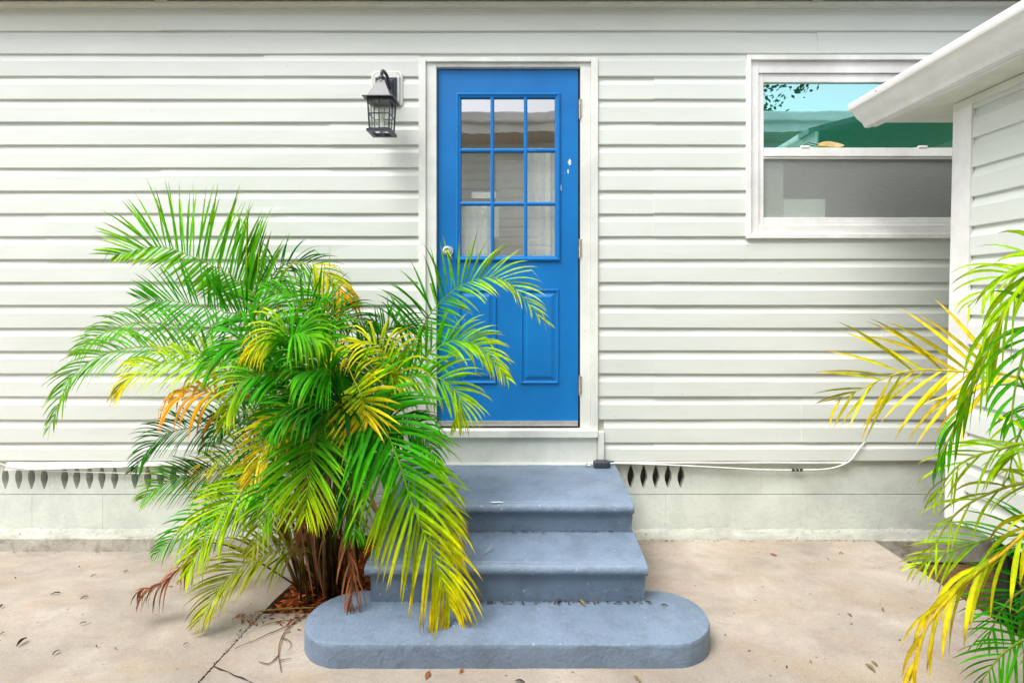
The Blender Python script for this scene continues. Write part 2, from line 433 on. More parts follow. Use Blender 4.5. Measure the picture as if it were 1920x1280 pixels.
# backing wall behind the planks, with the openings
wl = MB(); Y0, Y1 = 0.005, 0.10; ZT = PZ(0) + 0.4; ZB = PZ(866)
for (a, b_, c, d) in [(XL, DX0 + .02, ZB, ZT), (DX0 + .02, DX1 - .02, DZT - .01, ZT), (DX1 - .02, WX0 + .02, ZB, ZT),
                      (WX0 + .02, WX1 - .02, WZT - .01, ZT), (WX0 + .02, WX1 - .02, ZB, WZB + .02), (WX1 - .02, XR, ZB, ZT)]:
    wl.box(a, b_, Y0, Y1, c, d)
wl.build('wall', 'soffit', house)
rm = MB().box(-1.6, 3.5, 0.101, 2.4, 0.36, 3.2)
rm.f = [f for f in rm.f if f != (0, 1, 5, 4)]
rm.build('room', 'room', house, recalc=False)
# eave: channel, ragged gap, soffit boards, fascia, roof
box('soffit_channel', 'soffit', house, XL, XR, -0.040, 0.004, PZ(18) + 0.004, PZ(10))
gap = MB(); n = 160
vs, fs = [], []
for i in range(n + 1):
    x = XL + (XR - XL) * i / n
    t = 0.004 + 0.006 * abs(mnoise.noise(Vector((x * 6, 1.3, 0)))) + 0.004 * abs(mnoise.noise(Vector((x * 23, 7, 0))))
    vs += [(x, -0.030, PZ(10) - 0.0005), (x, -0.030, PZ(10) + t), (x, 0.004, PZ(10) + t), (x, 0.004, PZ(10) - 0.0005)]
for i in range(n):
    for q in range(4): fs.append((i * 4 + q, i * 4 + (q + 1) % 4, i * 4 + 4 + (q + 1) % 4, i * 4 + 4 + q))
gap.add(vs, fs).build('soffit_gap_shade', 'dark', house)  # ragged near-black strip, paints the dark of the gap under the soffit
SOFZ = PZ(10) + 0.009
xs = [XL, PX(38), PX(300), PX(323), PX(620), PX(960), PX(1320), PX(1517), PX(1535), XR]
for i in range(len(xs) - 1):
    narrow = xs[i + 1] - xs[i] < 0.12
    o = MB().box(xs[i] + .001, xs[i + 1] - .001, -0.16, -0.012 - (0.012 if narrow else 0), SOFZ - (0.006 if narrow else 0), SOFZ + 0.012).build('soffit_panel', 'soffit', house)
box('fascia', 'white', house, XL, XR, -0.19, -0.161, SOFZ - 0.01, SOFZ + 0.17)
MB().prism([(-0.23, SOFZ + 0.15), (0.9, SOFZ + 0.50), (0.9, SOFZ + 0.54), (-0.23, SOFZ + 0.19)], 'x', XL, XR).build('roof', 'roof', house)

# ---- foundation: block courses with diamond vents
FY = 0.006
def zz(py): return PZ(py, FY)
def diamond_panel(x0, x1, z0, z1, cx, cz0, cz1, hw):
    """front face of a block web with a six-sided diamond hole, given depth"""
    m = MB(); zc = (cz0 + cz1) / 2; q = (cz1 - cz0) * 0.10
    hole = [(cx - hw, zc - q), (cx - 0.004, cz0), (cx + 0.004, cz0), (cx + hw, zc - q), (cx + hw, zc + q), (cx + 0.004, cz1), (cx - 0.004, cz1), (cx - hw, zc + q)]
    outer = [(x0, zc - q), (x0, z0), (x1, z0), (x1, zc - q), (x1, zc + q), (x1, z1), (x0, z1), (x0, zc + q)]
    vs = [(a, FY, b_) for a, b_ in outer] + [(a, FY, b_) for a, b_ in hole] + [(a, FY + 0.05, b_) for a, b_ in hole]
    fs = []
    for k in range(8):
        n_ = (k + 1) % 8
        fs.append((k, n_, 8 + n_, 8 + k)); fs.append((8 + k, 8 + n_, 16 + n_, 16 + k))
    return vs, fs
UP0, UP1 = zz(926.5), zz(866) + 0.01
vents = [10, 35, 59, 83], [121, 144, 168, 191, 215], [253, 277, 301, 325, 349], [1183, 1207, 1230, 1253, 1277]
def block(px0, px1, p_top, p_bot, ven=None, depth=0.10, mat='foundation'):
    x0, x1 = PX(px0, FY) + 0.0003, PX(px1, FY) - 0.0003
    if not ven:
        o = MB().box(x0, x1, FY + rng.uniform(0, .0006), FY + depth, zz(p_bot) + 0.002, zz(p_top)).build('foundation_block', mat, house, 0.0009); return o
    m = MB(); edges = [x0] + [PX((ven[i] + ven[i + 1]) / 2, FY) for i in range(len(ven) - 1)] + [x1]
    for i, v_ in enumerate(ven):
        vs, fs = diamond_panel(edges[i], edges[i + 1], zz(p_bot) + 0.002, zz(p_top), PX(v_, FY), zz(916), zz(872), 6.6 / 324.7)
        m.add(vs, fs)
    return m.build('foundation_block', mat, house, recalc=False)
block(-135, -2, 860, 926.5); block(-400, -135, 860, 926.5); block(-600, -400, 860, 926.5)
block(-2, 102, 860, 926.5, vents[0]); block(102, 234, 860, 926.5, vents[1]); block(234, 366, 860, 926.5, vents[2])
for a in (366, 498, 630): block(a, a + 132, 860, 926.5)
block(762, 1164, 860, 926.5)
block(1164, 1296, 860, 926.5, vents[3])
for a, b_ in ((1296, 1428), (1428, 1560), (1560, 1692), (1692, 1824), (1824, 1956), (1956, 2200)): block(a, b_, 860, 926.5)
px = -600
while px < 2200:
    block(px, px + 132, 927.2, 1004); px += 132
box('crawlspace_wall', 'void', house, XL, XR, 0.108, 0.15, -0.15, ZB - 0.01)
# plaster bead along the base: uneven ridge
def bead(x0, x1, z0, z1, prot, name, mat, seed, amp=0.008):
    m = MB(); vs, fs = [], []; n = int((x1 - x0) / 0.02)
    for i in range(n + 1):
        x = x0 + (x1 - x0) * i / n
        for j in range(6):
            t = j / 5
            nz = mnoise.noise(Vector((x * 9, t * 2.0, seed))) + 0.5 * mnoise.noise(Vector((x * 31, t * 5, seed)))
            yy = FY - prot * (1 - t) ** 0.7 - 0.004 * max(0, nz)
            top = z1 + amp * (mnoise.noise(Vector((x * 5, 9, seed))) + 0.8 * mnoise.noise(Vector((x * 19, 4, seed))))
            vs.append((x, min(yy, FY + 0.001 if j == 5 else yy), z0 + (top - z0) * t))
    for i in range(n):
        for j in range(5):
            a = i * 6 + j; fs.append((a, a + 6, a + 7, a + 1))
    return m.add(vs, fs).build(name, mat, house, smooth=True)
bead(XL, PX(640), zz(1006), zz(990), 0.005, 'plaster_bead', 'plaster', 2.0, 0.010)
bead(PX(1150), XR, zz(1010), zz(991), 0.007, 'plaster_bead', 'plaster', 5.0, 0.012)
box('footing', 'footing', house, XL, PX(640), -0.012, 0.12, -0.15, zz(1006), 0.006)
box('footing', 'footing', house, PX(1150), XR, -0.010, 0.12, -0.15, zz(1010), 0.006)
# loose starter strips under the siding
st = MB(); n = 30; vs, fs = [], []
for i in range(n + 1):
    px = 12 + (640 - 12) * i / n
    drop = 15 - 11 * min(1, i / 17.0) + rng.uniform(-.5, .5)
    a, b_ = P(px, 866.5 - i * 0.06, -0.030), P(px - (5 if i == 0 else 0), 867 + drop, -0.034)
    vs += [a, b_, b_ + Vector((0, .006, 0)), a + Vector((0, .006, 0))]
for i in range(n):
    for q in range(4): fs.append((i * 4 + q, i * 4 + 4 + q, i * 4 + 4 + (q + 1) % 4, i * 4 + (q + 1) % 4))
fs += [(0, 1, 2, 3), (n * 4 + 3, n * 4 + 2, n * 4 + 1, n * 4)]
st.add(vs, fs).build('starter_strip', 'white', house)
MB().prism([(-0.026, BOTTOM - 0.012), (-0.026, BOTTOM - 0.003), (0.004, BOTTOM - 0.003), (0.004, BOTTOM - 0.012)], 'x', PX(1150), PX(1585), 40,
           lambda x, y, z: (0, 0.003 * mnoise.noise(Vector((x * 4, 3, 1))))).build('starter_strip', 'white', house)

# ---- door with its frame
T = 'trim'
box('door_casing', T, house, PX(787), PX(800), -0.032, 0.03, PZ(802), PZ(112))
box('door_casing', T, house, PX(1107), PX(1120), -0.032, 0.03, PZ(806), PZ(112))
box('door_casing', T, house, PX(800), PX(1107), -0.032, 0.03, PZ(120), PZ(112))
box('door_jamb', T, house, PX(800) + .0005, PX(819), -0.016, 0.09, PZ(802), PZ(120) - .0005)
box('door_jamb', T, house, PX(1088), PX(1107) - .0005, -0.016, 0.09, PZ(802), PZ(120) - .0005)
box('door_head', T, house, PX(819), PX(1088), -0.014, 0.09, PZ(127.5), PZ(120) - .0005)
box('threshold', T, house, PX(800), PX(1119), -0.052, 0.10, PZ(816), PZ(802.5), 0.003)
box('riser_board', T, house, PX(800), PX(1118), -0.030, 0.03, PZ(866), PZ(817), 0.002)
box('drip_lip', T, house, PX(800), PX(1118), -0.042, -0.031, PZ(868), PZ(865), 0.001)
box('corner_trim', T, house, PX(1119), PX(1131), -0.038, 0.02, PZ(863), PZ(806), 0.002)
box('corner_trim', T, house, PX(787), PX(799), -0.038, 0.02, PZ(863), PZ(806), 0.002)
DY = 0.012
X = lambda p: PX(p, DY)
Z = lambda p: PZ(p, DY)
dx0, dx1, dzt, dzb = X(821.5), X(1084), Z(131), Z(792)
gx0, gx1, gzt, gzb = X(862), X(1045), Z(181), Z(482)
dm = MB()
for (a, b_, c, d) in [(dx0, gx0, dzb, dzt), (gx1, dx1, dzb, dzt), (gx0, gx1, gzt, dzt), (gx0, gx1, dzb, gzb)]:
    dm.box(a, b_, DY, DY + 0.044, c, d)
door = dm.build('door', 'door', house, recalc=True)
door['label'] = 'bright blue half-glass door with nine panes and two raised panels'
box('gap_shade_strip', 'dark', house, PX(819), PX(821.5), 0.02, 0.09, PZ(800), PZ(128), 0)  # near-black strips paint the shade in the gaps beside the door
box('gap_shade_strip', 'dark', house, PX(1084.5), PX(1088), 0.02, 0.09, PZ(800), PZ(128), 0)
# lite frame moulding
MB().rings(X(855), X(1050), Z(489), Z(175), [(0, 0.0), (0.0, -0.010), (0.006, -0.014), (0.012, -0.014), (0.017, -0.008), (0.026, -0.006), (0.030, 0.004), (0.030, 0.02)], DY, False).build('lite_frame', 'door', door, 0)
for a in (923, 985.5):
    MB().prism([(X(a) - .0105, DY + .02), (X(a) - .0105, DY - .001), (X(a) - .004, DY - .007), (X(a) + .004, DY - .007), (X(a) + .0105, DY - .001), (X(a) + .0105, DY + .02)], 'z', gzb, gzt).build('muntin', 'door', door)
for a in (282, 382):
    MB().prism([(DY + .02, Z(a) - .0105), (DY - .0005, Z(a) - .0105), (DY - .005, Z(a) - .004), (DY - .005, Z(a) + .004), (DY - .0005, Z(a) + .0105), (DY + .02, Z(a) + .0105)], 'x', gx0, gx1).build('muntin', 'door', door)
cx = [862, 923, 985.5, 1045]; cz = [181, 282, 382, 482]
for i in range(3):
    for j in range(3):
        jit = rng.uniform(-.0006, .0006)
        p = MB().add([(X(cx[i]) + .001, DY + .012 + jit, Z(cz[j + 1]) + .001), (X(cx[i + 1]) - .001, DY + .012 - jit, Z(cz[j + 1]) + .001), (X(cx[i + 1]) - .001, DY + .012, Z(cz[j]) - .001), (X(cx[i]) + .001, DY + .012 + jit, Z(cz[j]) - .001)], [(0, 1, 2, 3)])
        p.build('pane', 'glass_door', door)
for (a, b_) in ((859, 931), (976, 1048)):
    MB().rings(X(a), X(b_), Z(719), Z(542), [(0, 0.002), (0, -0.003), (0.004, -0.008), (0.009, -0.008), (0.015, -0.001), (0.026, -0.001), (0.044, -0.008), (0.048, -0.0085)], DY).build('raised_panel', 'door', door)
sw = box('door_sweep', 'metal', door, X(821), X(1083), DY - 0.016, DY - 0.001, Z(797), Z(788), 0.0015)
for a in (830, 892, 973, 1056):
    MB().tube([P(a, 792, DY - 0.0165), P(a, 792, DY - 0.019)], [0.004, 0.003], 8).build('screw', 'rust', door)
box('gap_shade_strip', 'dark', house, PX(819.2), PX(1087.5), 0.02, 0.085, PZ(802), PZ(797), 0)  # shade of the gap under the door, put in as a near-black strip
# knob: rose, neck, ball
def lathe(prof, c, axis, n=24):
    m = MB(); vs, fs = [], []
    for (r, t) in prof:
        for k in range(n):
            a = 2 * math.pi * k / n; u, v_ = r * math.cos(a), r * math.sin(a)
            vs.append((c[0] + u, c[1] + t, c[2] + v_) if axis == 'y' else (c[0] + u, c[1] + v_, c[2] + t))
    for i in range(len(prof) - 1):
        for k in range(n): fs.append((i * n + k, i * n + (k + 1) % n, (i + 1) * n + (k + 1) % n, (i + 1) * n + k))
    fs.append(tuple(range(n))); fs.append(tuple(range((len(prof) - 1) * n, len(prof) * n)))
    return m.add(vs, fs)
kc = P(841, 471, DY)
lathe([(0.031, 0.0), (0.031, -0.004), (0.026, -0.008), (0.013, -0.011), (0.012, -0.028), (0.02, -0.034), (0.0265, -0.044), (0.0270, -0.054), (0.022, -0.063), (0.010, -0.066), (0.009, -0.062), (0.001, -0.062)], kc, 'y').build('knob', 'chrome', door, smooth=True)
for py in (205, 466, 722):
    hg = MB().tube([P(1087, py - 18, -0.020), P(1087, py + 18, -0.020)], 0.0055, 10)
    hg.box(PX(1087), PX(1091), -0.0175, -0.012, PZ(py + 17), PZ(py - 17))
    hg.build('hinge', 'rust', house, smooth=False)
# scraped patch beside the glass
def blob(name, mat, parent, c, rx, rz, y, n=14, seed=1):
    r_ = random.Random(seed); vs = [(c[0], y, c[2])]
    for k in range(n):
        a = 2 * math.pi * k / n; q = r_.uniform(.6, 1.1); vs.append((c[0] + math.cos(a) * rx * q, y + 0.0004, c[2] + math.sin(a) * rz * q))
    return MB().add(vs, [(0, 1 + k, 1 + (k + 1) % n) for k in range(n)]).build(name, mat, parent)
blob('bare_patch', 'bare', door, P(1068, 304, DY), 0.011, 0.020, DY - 0.001, 14, 3)
blob('bare_patch', 'bare', door, P(1065, 322, DY), 0.004, 0.014, DY - 0.001, 10, 5)
blob('bare_patch', 'bare', door, P(1052, 352, DY), 0.003, 0.024, DY - 0.001, 10, 9)
# curtains behind the glass
def curtain(px0, px1, py0, py1, y=0.066, n=40):
    m = MB(); vs, fs = [], []
    for i in range(n + 1):
        x = PX(px0, y) + (PX(px1, y) - PX(px0, y)) * i / n
        yy = y + 0.004 * math.sin(i * 0.7) + 0.003 * math.sin(i * 1.9 + 1)
        vs += [(x, yy, PZ(py1, y)), (x, yy, PZ(py0, y))]
    for i in range(n): fs.append((2 * i, 2 * i + 2, 2 * i + 3, 2 * i + 1))
    return m.add(vs, fs).build('curtain', 'curtain', house, smooth=True)
curtain(984, 1060, 278, 500); curtain(840, 924, 386, 500); curtain(924, 936, 388, 446, 0.068, 6); curtain(884, 930, 360, 372, .069, 6)
box('interior_shelf', 'room', house, PX(930, .3), PX(1010, .3), 0.3, 0.5, PZ(520, .3), PZ(300, .3))

# ---- window
win = empty('window', (0, 0, 0)); win.parent = house
wb = 'white'
box('window_casing', wb, win, PX(1396), PX(1404), -0.036, 0.02, PZ(448), PZ(108))
box('window_casing', wb, win, PX(1404), WX1, -0.036, 0.02, PZ(117), PZ(108))
box('window_casing', wb, win, PX(1404), WX1, -0.036, 0.02, PZ(448), PZ(440))
box('window_frame', wb, win, PX(1404.3), PX(1420), -0.018, 0.07, PZ(439.7), PZ(117.3))
box('window_frame', wb, win, PX(1420.3), WX1, -0.016, 0.07, PZ(139), PZ(117.3))
box('window_frame', wb, win, PX(1420.3), WX1, -0.022, 0.07, PZ(439.7), PZ(423))
box('window_sash', wb, win, PX(1420.3), PX(1431), -0.006, 0.06, PZ(422.7), PZ(139.3))
box('window_sash', wb, win, PX(1431.3), WX1, -0.004, 0.06, PZ(155), PZ(139.3))
box('meeting_rail', wb, win, PX(1431.3), WX1, -0.010, 0.05, PZ(294), PZ(278))
box('meeting_rail', wb, win, PX(1431.3), WX1, -0.004, 0.045, PZ(298), PZ(294.2))
box('window_sash', wb, win, PX(1431.3), WX1, -0.004, 0.05, PZ(415), PZ(408))
box('window_sash', wb, win, PX(1431.3), WX1, -0.010, 0.05, PZ(422.7), PZ(415.2))
def quad_xz(name, mat, parent, px0, px1, py0, py1, y):
    return MB().add([P(px0, py1, y), P(px1, py1, y), P(px1, py0, y), P(px0, py0, y)], [(0, 1, 2, 3)]).build(name, mat, parent, recalc=False)
quad_xz('pane', 'glass_teal', win, 1430, 1885, 154, 279, 0.012)
quad_xz('pane', 'glass_low', win, 1430, 1885, 296, 409, 0.022)
quad_xz('insect_screen', 'screen', win, 1430, 1885, 296, 409, 0.008)
MB().add([P(1431, 279, .055), P(1885, 279, .055), P(1885, 154, .055), P(1431, 154, .055)], [(0, 1, 2, 3)]).build('pane_brightener', 'curtain', house)  # pale sheet added behind the upper pane to brighten its green
for a in (1500, 1720): box('sash_latch', wb, win, PX(a), PX(a + 16), -0.014, 0.0, PZ(278.3), PZ(274))
box('window_stop', wb, win, PX(1882), PX(1886), -0.006, 0.06, PZ(422), PZ(140))
box('interior_box', 'curtain', house, PX(1470, .03), PX(1548, .03), 0.034, 0.09, PZ(409, .03), PZ(373, .03))
box('interior_blind', 'pale_room', house, PX(1429, .03), PX(1469, .03), 0.032, 0.040, PZ(409, .03), PZ(296, .03))

# ------------------------------------------------------------------ wall lantern
lan = empty('wall_lantern', (PX(722), 0, PZ(256)))
tag(lan, 'dark blue-grey metal wall lantern with glass panes beside the blue door', 'lantern')
LL = 'lantern'
mp_ = MB(); a0, a1, b0, b1 = PX(699), PX(757), PZ(205), PZ(138)
def octo(x0, x1, z0, z1, c): return [(x0 + c, z0), (x1 - c, z0), (x1, z0 + c), (x1, z1 - c), (x1 - c, z1), (x0 + c, z1), (x0, z1 - c), (x0, z0 + c)]
def octo_plate(name, mat, parent, x0, x1, z0, z1, c, prof):
    m = MB(); vs, fs = [], []
    for ins, y in prof: vs += [(p, y, q) for p, q in octo(x0 + ins, x1 - ins, z0 + ins, z1 - ins, c)]
    for i in range(len(prof) - 1):
        for k in range(8): fs.append((i * 8 + k, i * 8 + (k + 1) % 8, (i + 1) * 8 + (k + 1) % 8, (i + 1) * 8 + k))
    fs.append(tuple((len(prof) - 1) * 8 + k for k in range(8)))
    return m.add(vs, fs).build(name, mat, parent)
octo_plate('mounting_block', 'siding', lan, a0, a1, b0, b1, 0.018, [(0, -0.004), (0, -0.028), (0.006, -0.032), (0.010, -0.032), (0.013, -0.028), (0.017, -0.040), (0.020, -0.042)])
LY = -0.175                                            # lantern axis distance from the wall
lx = PX(716, LY); 
def lz(py): return PZ(py, LY)
s_ = 1000 / (D + LY)
MB().rings(PX(703.5, -.05), PX(743.5, -.05), PZ(190, -.05), PZ(145, -.05), [(0, 0.01), (0, -0.006), (0.006, -0.012), (0.014, -0.012), (0.02, -0.02)], -0.042).build('back_plate', LL, lan)
arm = [Vector((PX(730, -.06), -0.055, PZ(168, -.06))), Vector((PX(727, -.08), -0.08, PZ(150, -.08))), Vector((lx + .012, -0.12, lz(134))), Vector((lx + .004, -0.155, lz(131))), Vector((lx, LY, lz(136))), Vector((lx, LY, lz(146)))]
def smooth_path(pts, n):
    pts = [Vector(p) for p in pts]; out = []
    ext = [pts[0] * 2 - pts[1]] + pts + [pts[-1] * 2 - pts[-2]]
    m = len(pts) - 1
    for i in range(n + 1):
        t = i / n * m; k = min(int(t), m - 1); u = t - k
        a, b_, c, d = ext[k], ext[k + 1], ext[k + 2], ext[k + 3]
        out.append(0.5 * ((2 * b_) + (c - a) * u + (2 * a - 5 * b_ + 4 * c - d) * u * u + (3 * b_ - a - 3 * c + d) * u ** 3))
    return out
MB().tube(smooth_path(arm, 24), 0.009, 10).build('arm', LL, lan, smooth=True)
lathe([(0.010, 0.0), (0.018, -0.006), (0.020, -0.014), (0.014, -0.020), (0.019, -0.026), (0.024, -0.034), (0.024, -0.040)], (lx, LY, lz(143)), 'z', 16).build('finial', LL, lan, smooth=True)
def pyramid(name, levels, parent):
    m = MB(); vs, fs = [], []
    for hw, z in levels: vs += [(lx - hw, LY - hw, z), (lx + hw, LY - hw, z), (lx + hw, LY + hw, z), (lx - hw, LY + hw, z)]
    for i in range(len(levels) - 1):
        for k in range(4): fs.append((i * 4 + k, i * 4 + (k + 1) % 4, i * 4 + 4 + (k + 1) % 4, i * 4 + 4 + k))
    fs.append((3, 2, 1, 0)); o = (len(levels) - 1) * 4; fs.append((o, o + 1, o + 2, o + 3))
    return m.add(vs, fs).build(name, LL, parent, 0.0015)
pyramid('hood', [(0.020, lz(153)), (0.027, lz(160)), (0.034, lz(165)), (0.060, lz(185)), (0.061, lz(186.5)), (0.083, lz(188.5)), (0.084, lz(190.5)), (0.058, lz(190.6))], lan)
zt_, zb_ = lz(190.5), lz(247); ht, hb = 0.060, 0.052
for sx in (-1, 1):
    for sy in (-1, 1):
        MB().tube([(lx + sx * ht, LY + sy * ht, zt_), (lx + sx * hb, LY + sy * hb, zb_)], 0.0048, 4).build('cage_post', LL, lan)
for (ax, sgn) in (('x', -1), ('x', 1), ('y', -1), ('y', 1)):
    def q(u, t, out=0.0):                              # u -1..1 across the side, t 0 top..1 bottom
        hw = ht + (hb - ht) * t; z = zt_ + (zb_ - zt_) * t
        return (lx + sgn * (hw + out), LY + u * hw, z) if ax == 'x' else (lx + u * hw, LY + sgn * (hw + out), z)
    MB().tube([q(0, 0), q(0, 1)], 0.0032, 6).build('cage_bar', LL, lan)
    MB().tube([q(-1, .5), q(1, .5)], 0.0032, 6).build('cage_bar', LL, lan)
    MB().tube([q(-1, .03), q(1, .03)], 0.0060, 6).build('cage_bar', LL, lan)
    MB().tube([q(-1, .985), q(1, .985)], 0.0055, 6).build('cage_bar', LL, lan)
    MB().add([q(-1, 1, -.003), q(1, 1, -.003), q(1, 0, -.003), q(-1, 0, -.003)], [(0, 1, 2, 3)]).build('pane', 'glass_lamp', lan)
bs = MB()
for (x0, x1, y0, y1) in [(-.066, .066, -.066, -.044), (-.066, .066, .044, .066), (-.066, -.044, -.044, .044), (.044, .066, -.044, .044)]:
    bs.box(lx + x0, lx + x1, LY + y0, LY + y1, lz(251.5), lz(247))
bs.build('base_rim', LL, lan)
box('base_bar', LL, lan, lx - .005, lx + .005, LY - .0438, LY + .0438, lz(251), lz(248))
lathe([(0.014, 0.0), (0.014, 0.028), (0.010, 0.030), (0.010, 0.07), (0.016, 0.085), (0.0165, 0.10), (0.009, 0.125), (0.001, 0.135)], (lx, LY, lz(249)), 'z', 14).build('bulb', 'bulb', lan, smooth=True)

# ------------------------------------------------------------------ blue-grey concrete steps
steps = empty('concrete_steps', (-0.1, -0.55, 0.0))
tag(steps, 'blue-grey painted concrete steps with rounded lowest tread under the blue door', 'steps')
XS0, XS1 = -0.684, 0.482
def tier(name, ytop_back, ynose, ztop, zbot, x0=XS0, x1=XS1):
    r = 0.024; ov = 0.030
    prof = [(ytop_back, zbot), (ytop_back, ztop)]
    prof += [(ynose + r + 0.012, ztop), (ynose + r + 0.008, ztop - 0.005), (ynose + r + 0.004, ztop - 0.005)]
    for i in range(0, 9):
        a = math.pi / 2 + i / 8 * math.pi
        prof.append((ynose + r + r * math.cos(a), ztop - 0.002 - r + r * math.sin(a)))
    prof += [(ynose + ov, ztop - 2 * r - 0.004), (ynose + ov, zbot)]
    m = MB(); n = 110; vs, fs = [], []
    # nosing wraps the right and left ends too: profile inset below the nosing
    for i in range(n + 1):
        x = x0 + (x1 - x0) * i / n
        for (y, z) in prof:
            dy = 0.0022 * mnoise.noise(Vector((x * 5, z * 8, ynose))) + 0.0018 * mnoise.noise(Vector((x * 22, z * 22, ynose))) + 0.0012 * mnoise.noise(Vector((x * 60, z * 60, ynose)))
            xx = x
            if z < ztop - 2 * r - 0.002: xx = min(max(x, x0 + 0.018), x1 - 0.018)
            vs.append((xx, y + (dy if y < ytop_back else 0), z + (dy * 0.6 if z > zbot else 0)))
    k = len(prof)
    for i in range(n):
        for j in range(k): fs.append((i * k + j, i * k + (j + 1) % k, (i + 1) * k + (j + 1) % k, (i + 1) * k + j))
    fs.append(tuple(range(k))); fs.append(tuple(range(n * k, (n + 1) * k)))
    o = m.add(vs, fs).build(name, 'step_top', steps, 0.004, smooth=False)
    for p in o.data.polygons: p.use_smooth = abs(p.normal.x) < 0.5
    md = o.modifiers.new('edge', 'EDGE_SPLIT'); md.split_angle = R(38)
    return o
tier('tread', -0.008, -0.608, 0.421, 0.14)
tier('tread', -0.56, -0.89, 0.280, 0.02)
def stadium():
    y0, y1 = -1.135, -0.77; r = (y1 - y0) / 2; yc = (y0 + y1) / 2; x0, x1 = -0.887 + r, 0.706 - r
    out = []
    n = 22
    for i in range(n + 1): a = -math.pi / 2 + math.pi * i / n; out.append((x1 + r * math.cos(a), yc + r * math.sin(a)))
    for i in range(1, 12): out.append((x1 + (x0 - x1) * i / 12, y1))
    for i in range(n + 1): a = math.pi / 2 + math.pi * i / n; out.append((x0 + r * math.cos(a), yc + r * math.sin(a)))
    for i in range(1, 24): out.append((x0 + (x1 - x0) * i / 24, y0))
    return out, yc
ring, yc = stadium(); m = MB(); vs, fs = [], []; n = len(ring)
for (z, ins) in ((-0.02, -0.002), (0.045, 0.0), (0.098, 0.001), (0.110, 0.002), (0.1140, 0.0045), (0.1155, 0.008)):
    for (x, y) in ring:
        nx, ny = (x - max(min(x, 0.52), -0.70)), y - yc; L_ = math.hypot(nx, ny) or 1
        dn = 0.0035 * mnoise.noise(Vector((x * 6, y * 6, z * 12))) + 0.002 * mnoise.noise(Vector((x * 25, y * 25, z * 25)))
        vs.append((x - nx / L_ * (ins + dn), y - ny / L_ * (ins + dn), z))
for j in range(5):
    for i in range(n): fs.append((j * n + i, j * n + (i + 1) % n, (j + 1) * n + (i + 1) % n, (j + 1) * n + i))
fs.append(tuple(range(5 * n, 6 * n)))
o = m.add(vs, fs).build('tread', 'step_top', steps)
for p in o.data.polygons: p.use_smooth = True
md = o.modifiers.new('edge', 'EDGE_SPLIT'); md.split_angle = R(28)
o['label'] = 'lowest tread with half-round ends'
# flaked grey patch on the middle tread
def flake(px, py, y, z, rx, ry, seed):
    r_ = random.Random(seed); c = PX(px, y); vs = [(c, y, z)]
    for k in range(14):
        a = 2 * math.pi * k / 14; q = r_.uniform(.5, 1.2); vs.append((c + math.cos(a) * rx * q + 0.3 * math.sin(a) * ry, y + math.sin(a) * ry * q, z))
    return MB().add(vs, [(0, 1 + k, 1 + (k + 1) % 14) for k in range(14)])
M['flake'] = plain('flaked_paint', (0.185, 0.225, 0.275), 0.75)
flake(918, 1035, -0.76, 0.2835, 0.016, 0.050, 4).build('flaked_patch', 'flake', steps)
flake(932, 941, -0.588, 0.4240, 0.034, 0.010, 8).build('flaked_patch', 'bare', steps)

# ------------------------------------------------------------------ small fittings
lb = empty('lock_box', P(1130, 878, -0.05))
tag(lb, 'small black key lock box with metal shackle on the top tread', 'lock box')
c = Vector((PX(1128, -0.07), -0.072, 0.440))
b_ = MB(); vs = []; fs = []
bodyp = [(-.047, -.018), (-.040, -.026), (.036, -.026), (.048, -.012), (.046, .014), (.034, .024), (-.036, .024), (-.047, .012)]
m = MB(); 
for (z, k_) in ((-0.019, .92), (-0.012, 1.0), (0.008, 1.0), (0.017, .86)):
    vs += [(c.x + p * k_, c.y + q_ * k_, c.z + z) for p, q_ in bodyp]
for i in range(3):
    for k_ in range(8): fs.append((i * 8 + k_, i * 8 + (k_ + 1) % 8, i * 8 + 8 + (k_ + 1) % 8, i * 8 + 8 + k_))
fs += [tuple(range(7, -1, -1)), tuple(range(24, 32))]
m.add(vs, fs).build('body', 'lockbox', lb, 0.003)
MB().tube(smooth_path([c + Vector((-.044, -.012, 0)), c + Vector((-.075, -.014, -.004)), c + Vector((-.088, 0, -.006)), c + Vector((-.075, .014, -.004)), c + Vector((-.044, .012, 0))], 20), 0.0042, 8).build('shackle', 'chrome', lb, smooth=True)
def cable(name, pts, r, label, mat='cable'):
    o = MB().tube(smooth_path(pts, 60), r, 8).build(name, mat, smooth=True)
    tag(o, label, 'cable'); return o
cb = cable('cable', [P(1128, 870, -.06), P(1150, 868, -.04), P(1250, 871, -.030), P(1350, 876, -.026), P(1430, 880, -.022), P(1500, 880.5, -.020), P(1555, 878, -.025), P(1590, 866, -.034), P(1606, 848, -.034), P(1618, 832, -.030), P(1625, 828, -.008)], 0.0040,
           'white cable sagging along the foundation and entering the siding near the side building')
for a in (1487, 1494.5, 1502): MB().tube([P(a - 2.4, 880.6, -.021), P(a + 2.4, 880.6, -.021)], 0.0085, 8).build('clip', 'clip', cb)
cable('cable', [P(-120, 858, -.03), P(-20, 864, -.04), P(14, 873, -.042), P(60, 880, -.030), P(130, 883.5, -.020), P(260, 887, -.018), P(420, 890, -.018), P(640, 892, -.02)], 0.0028,
      'thin white wire strung across the diamond vents behind the palm')

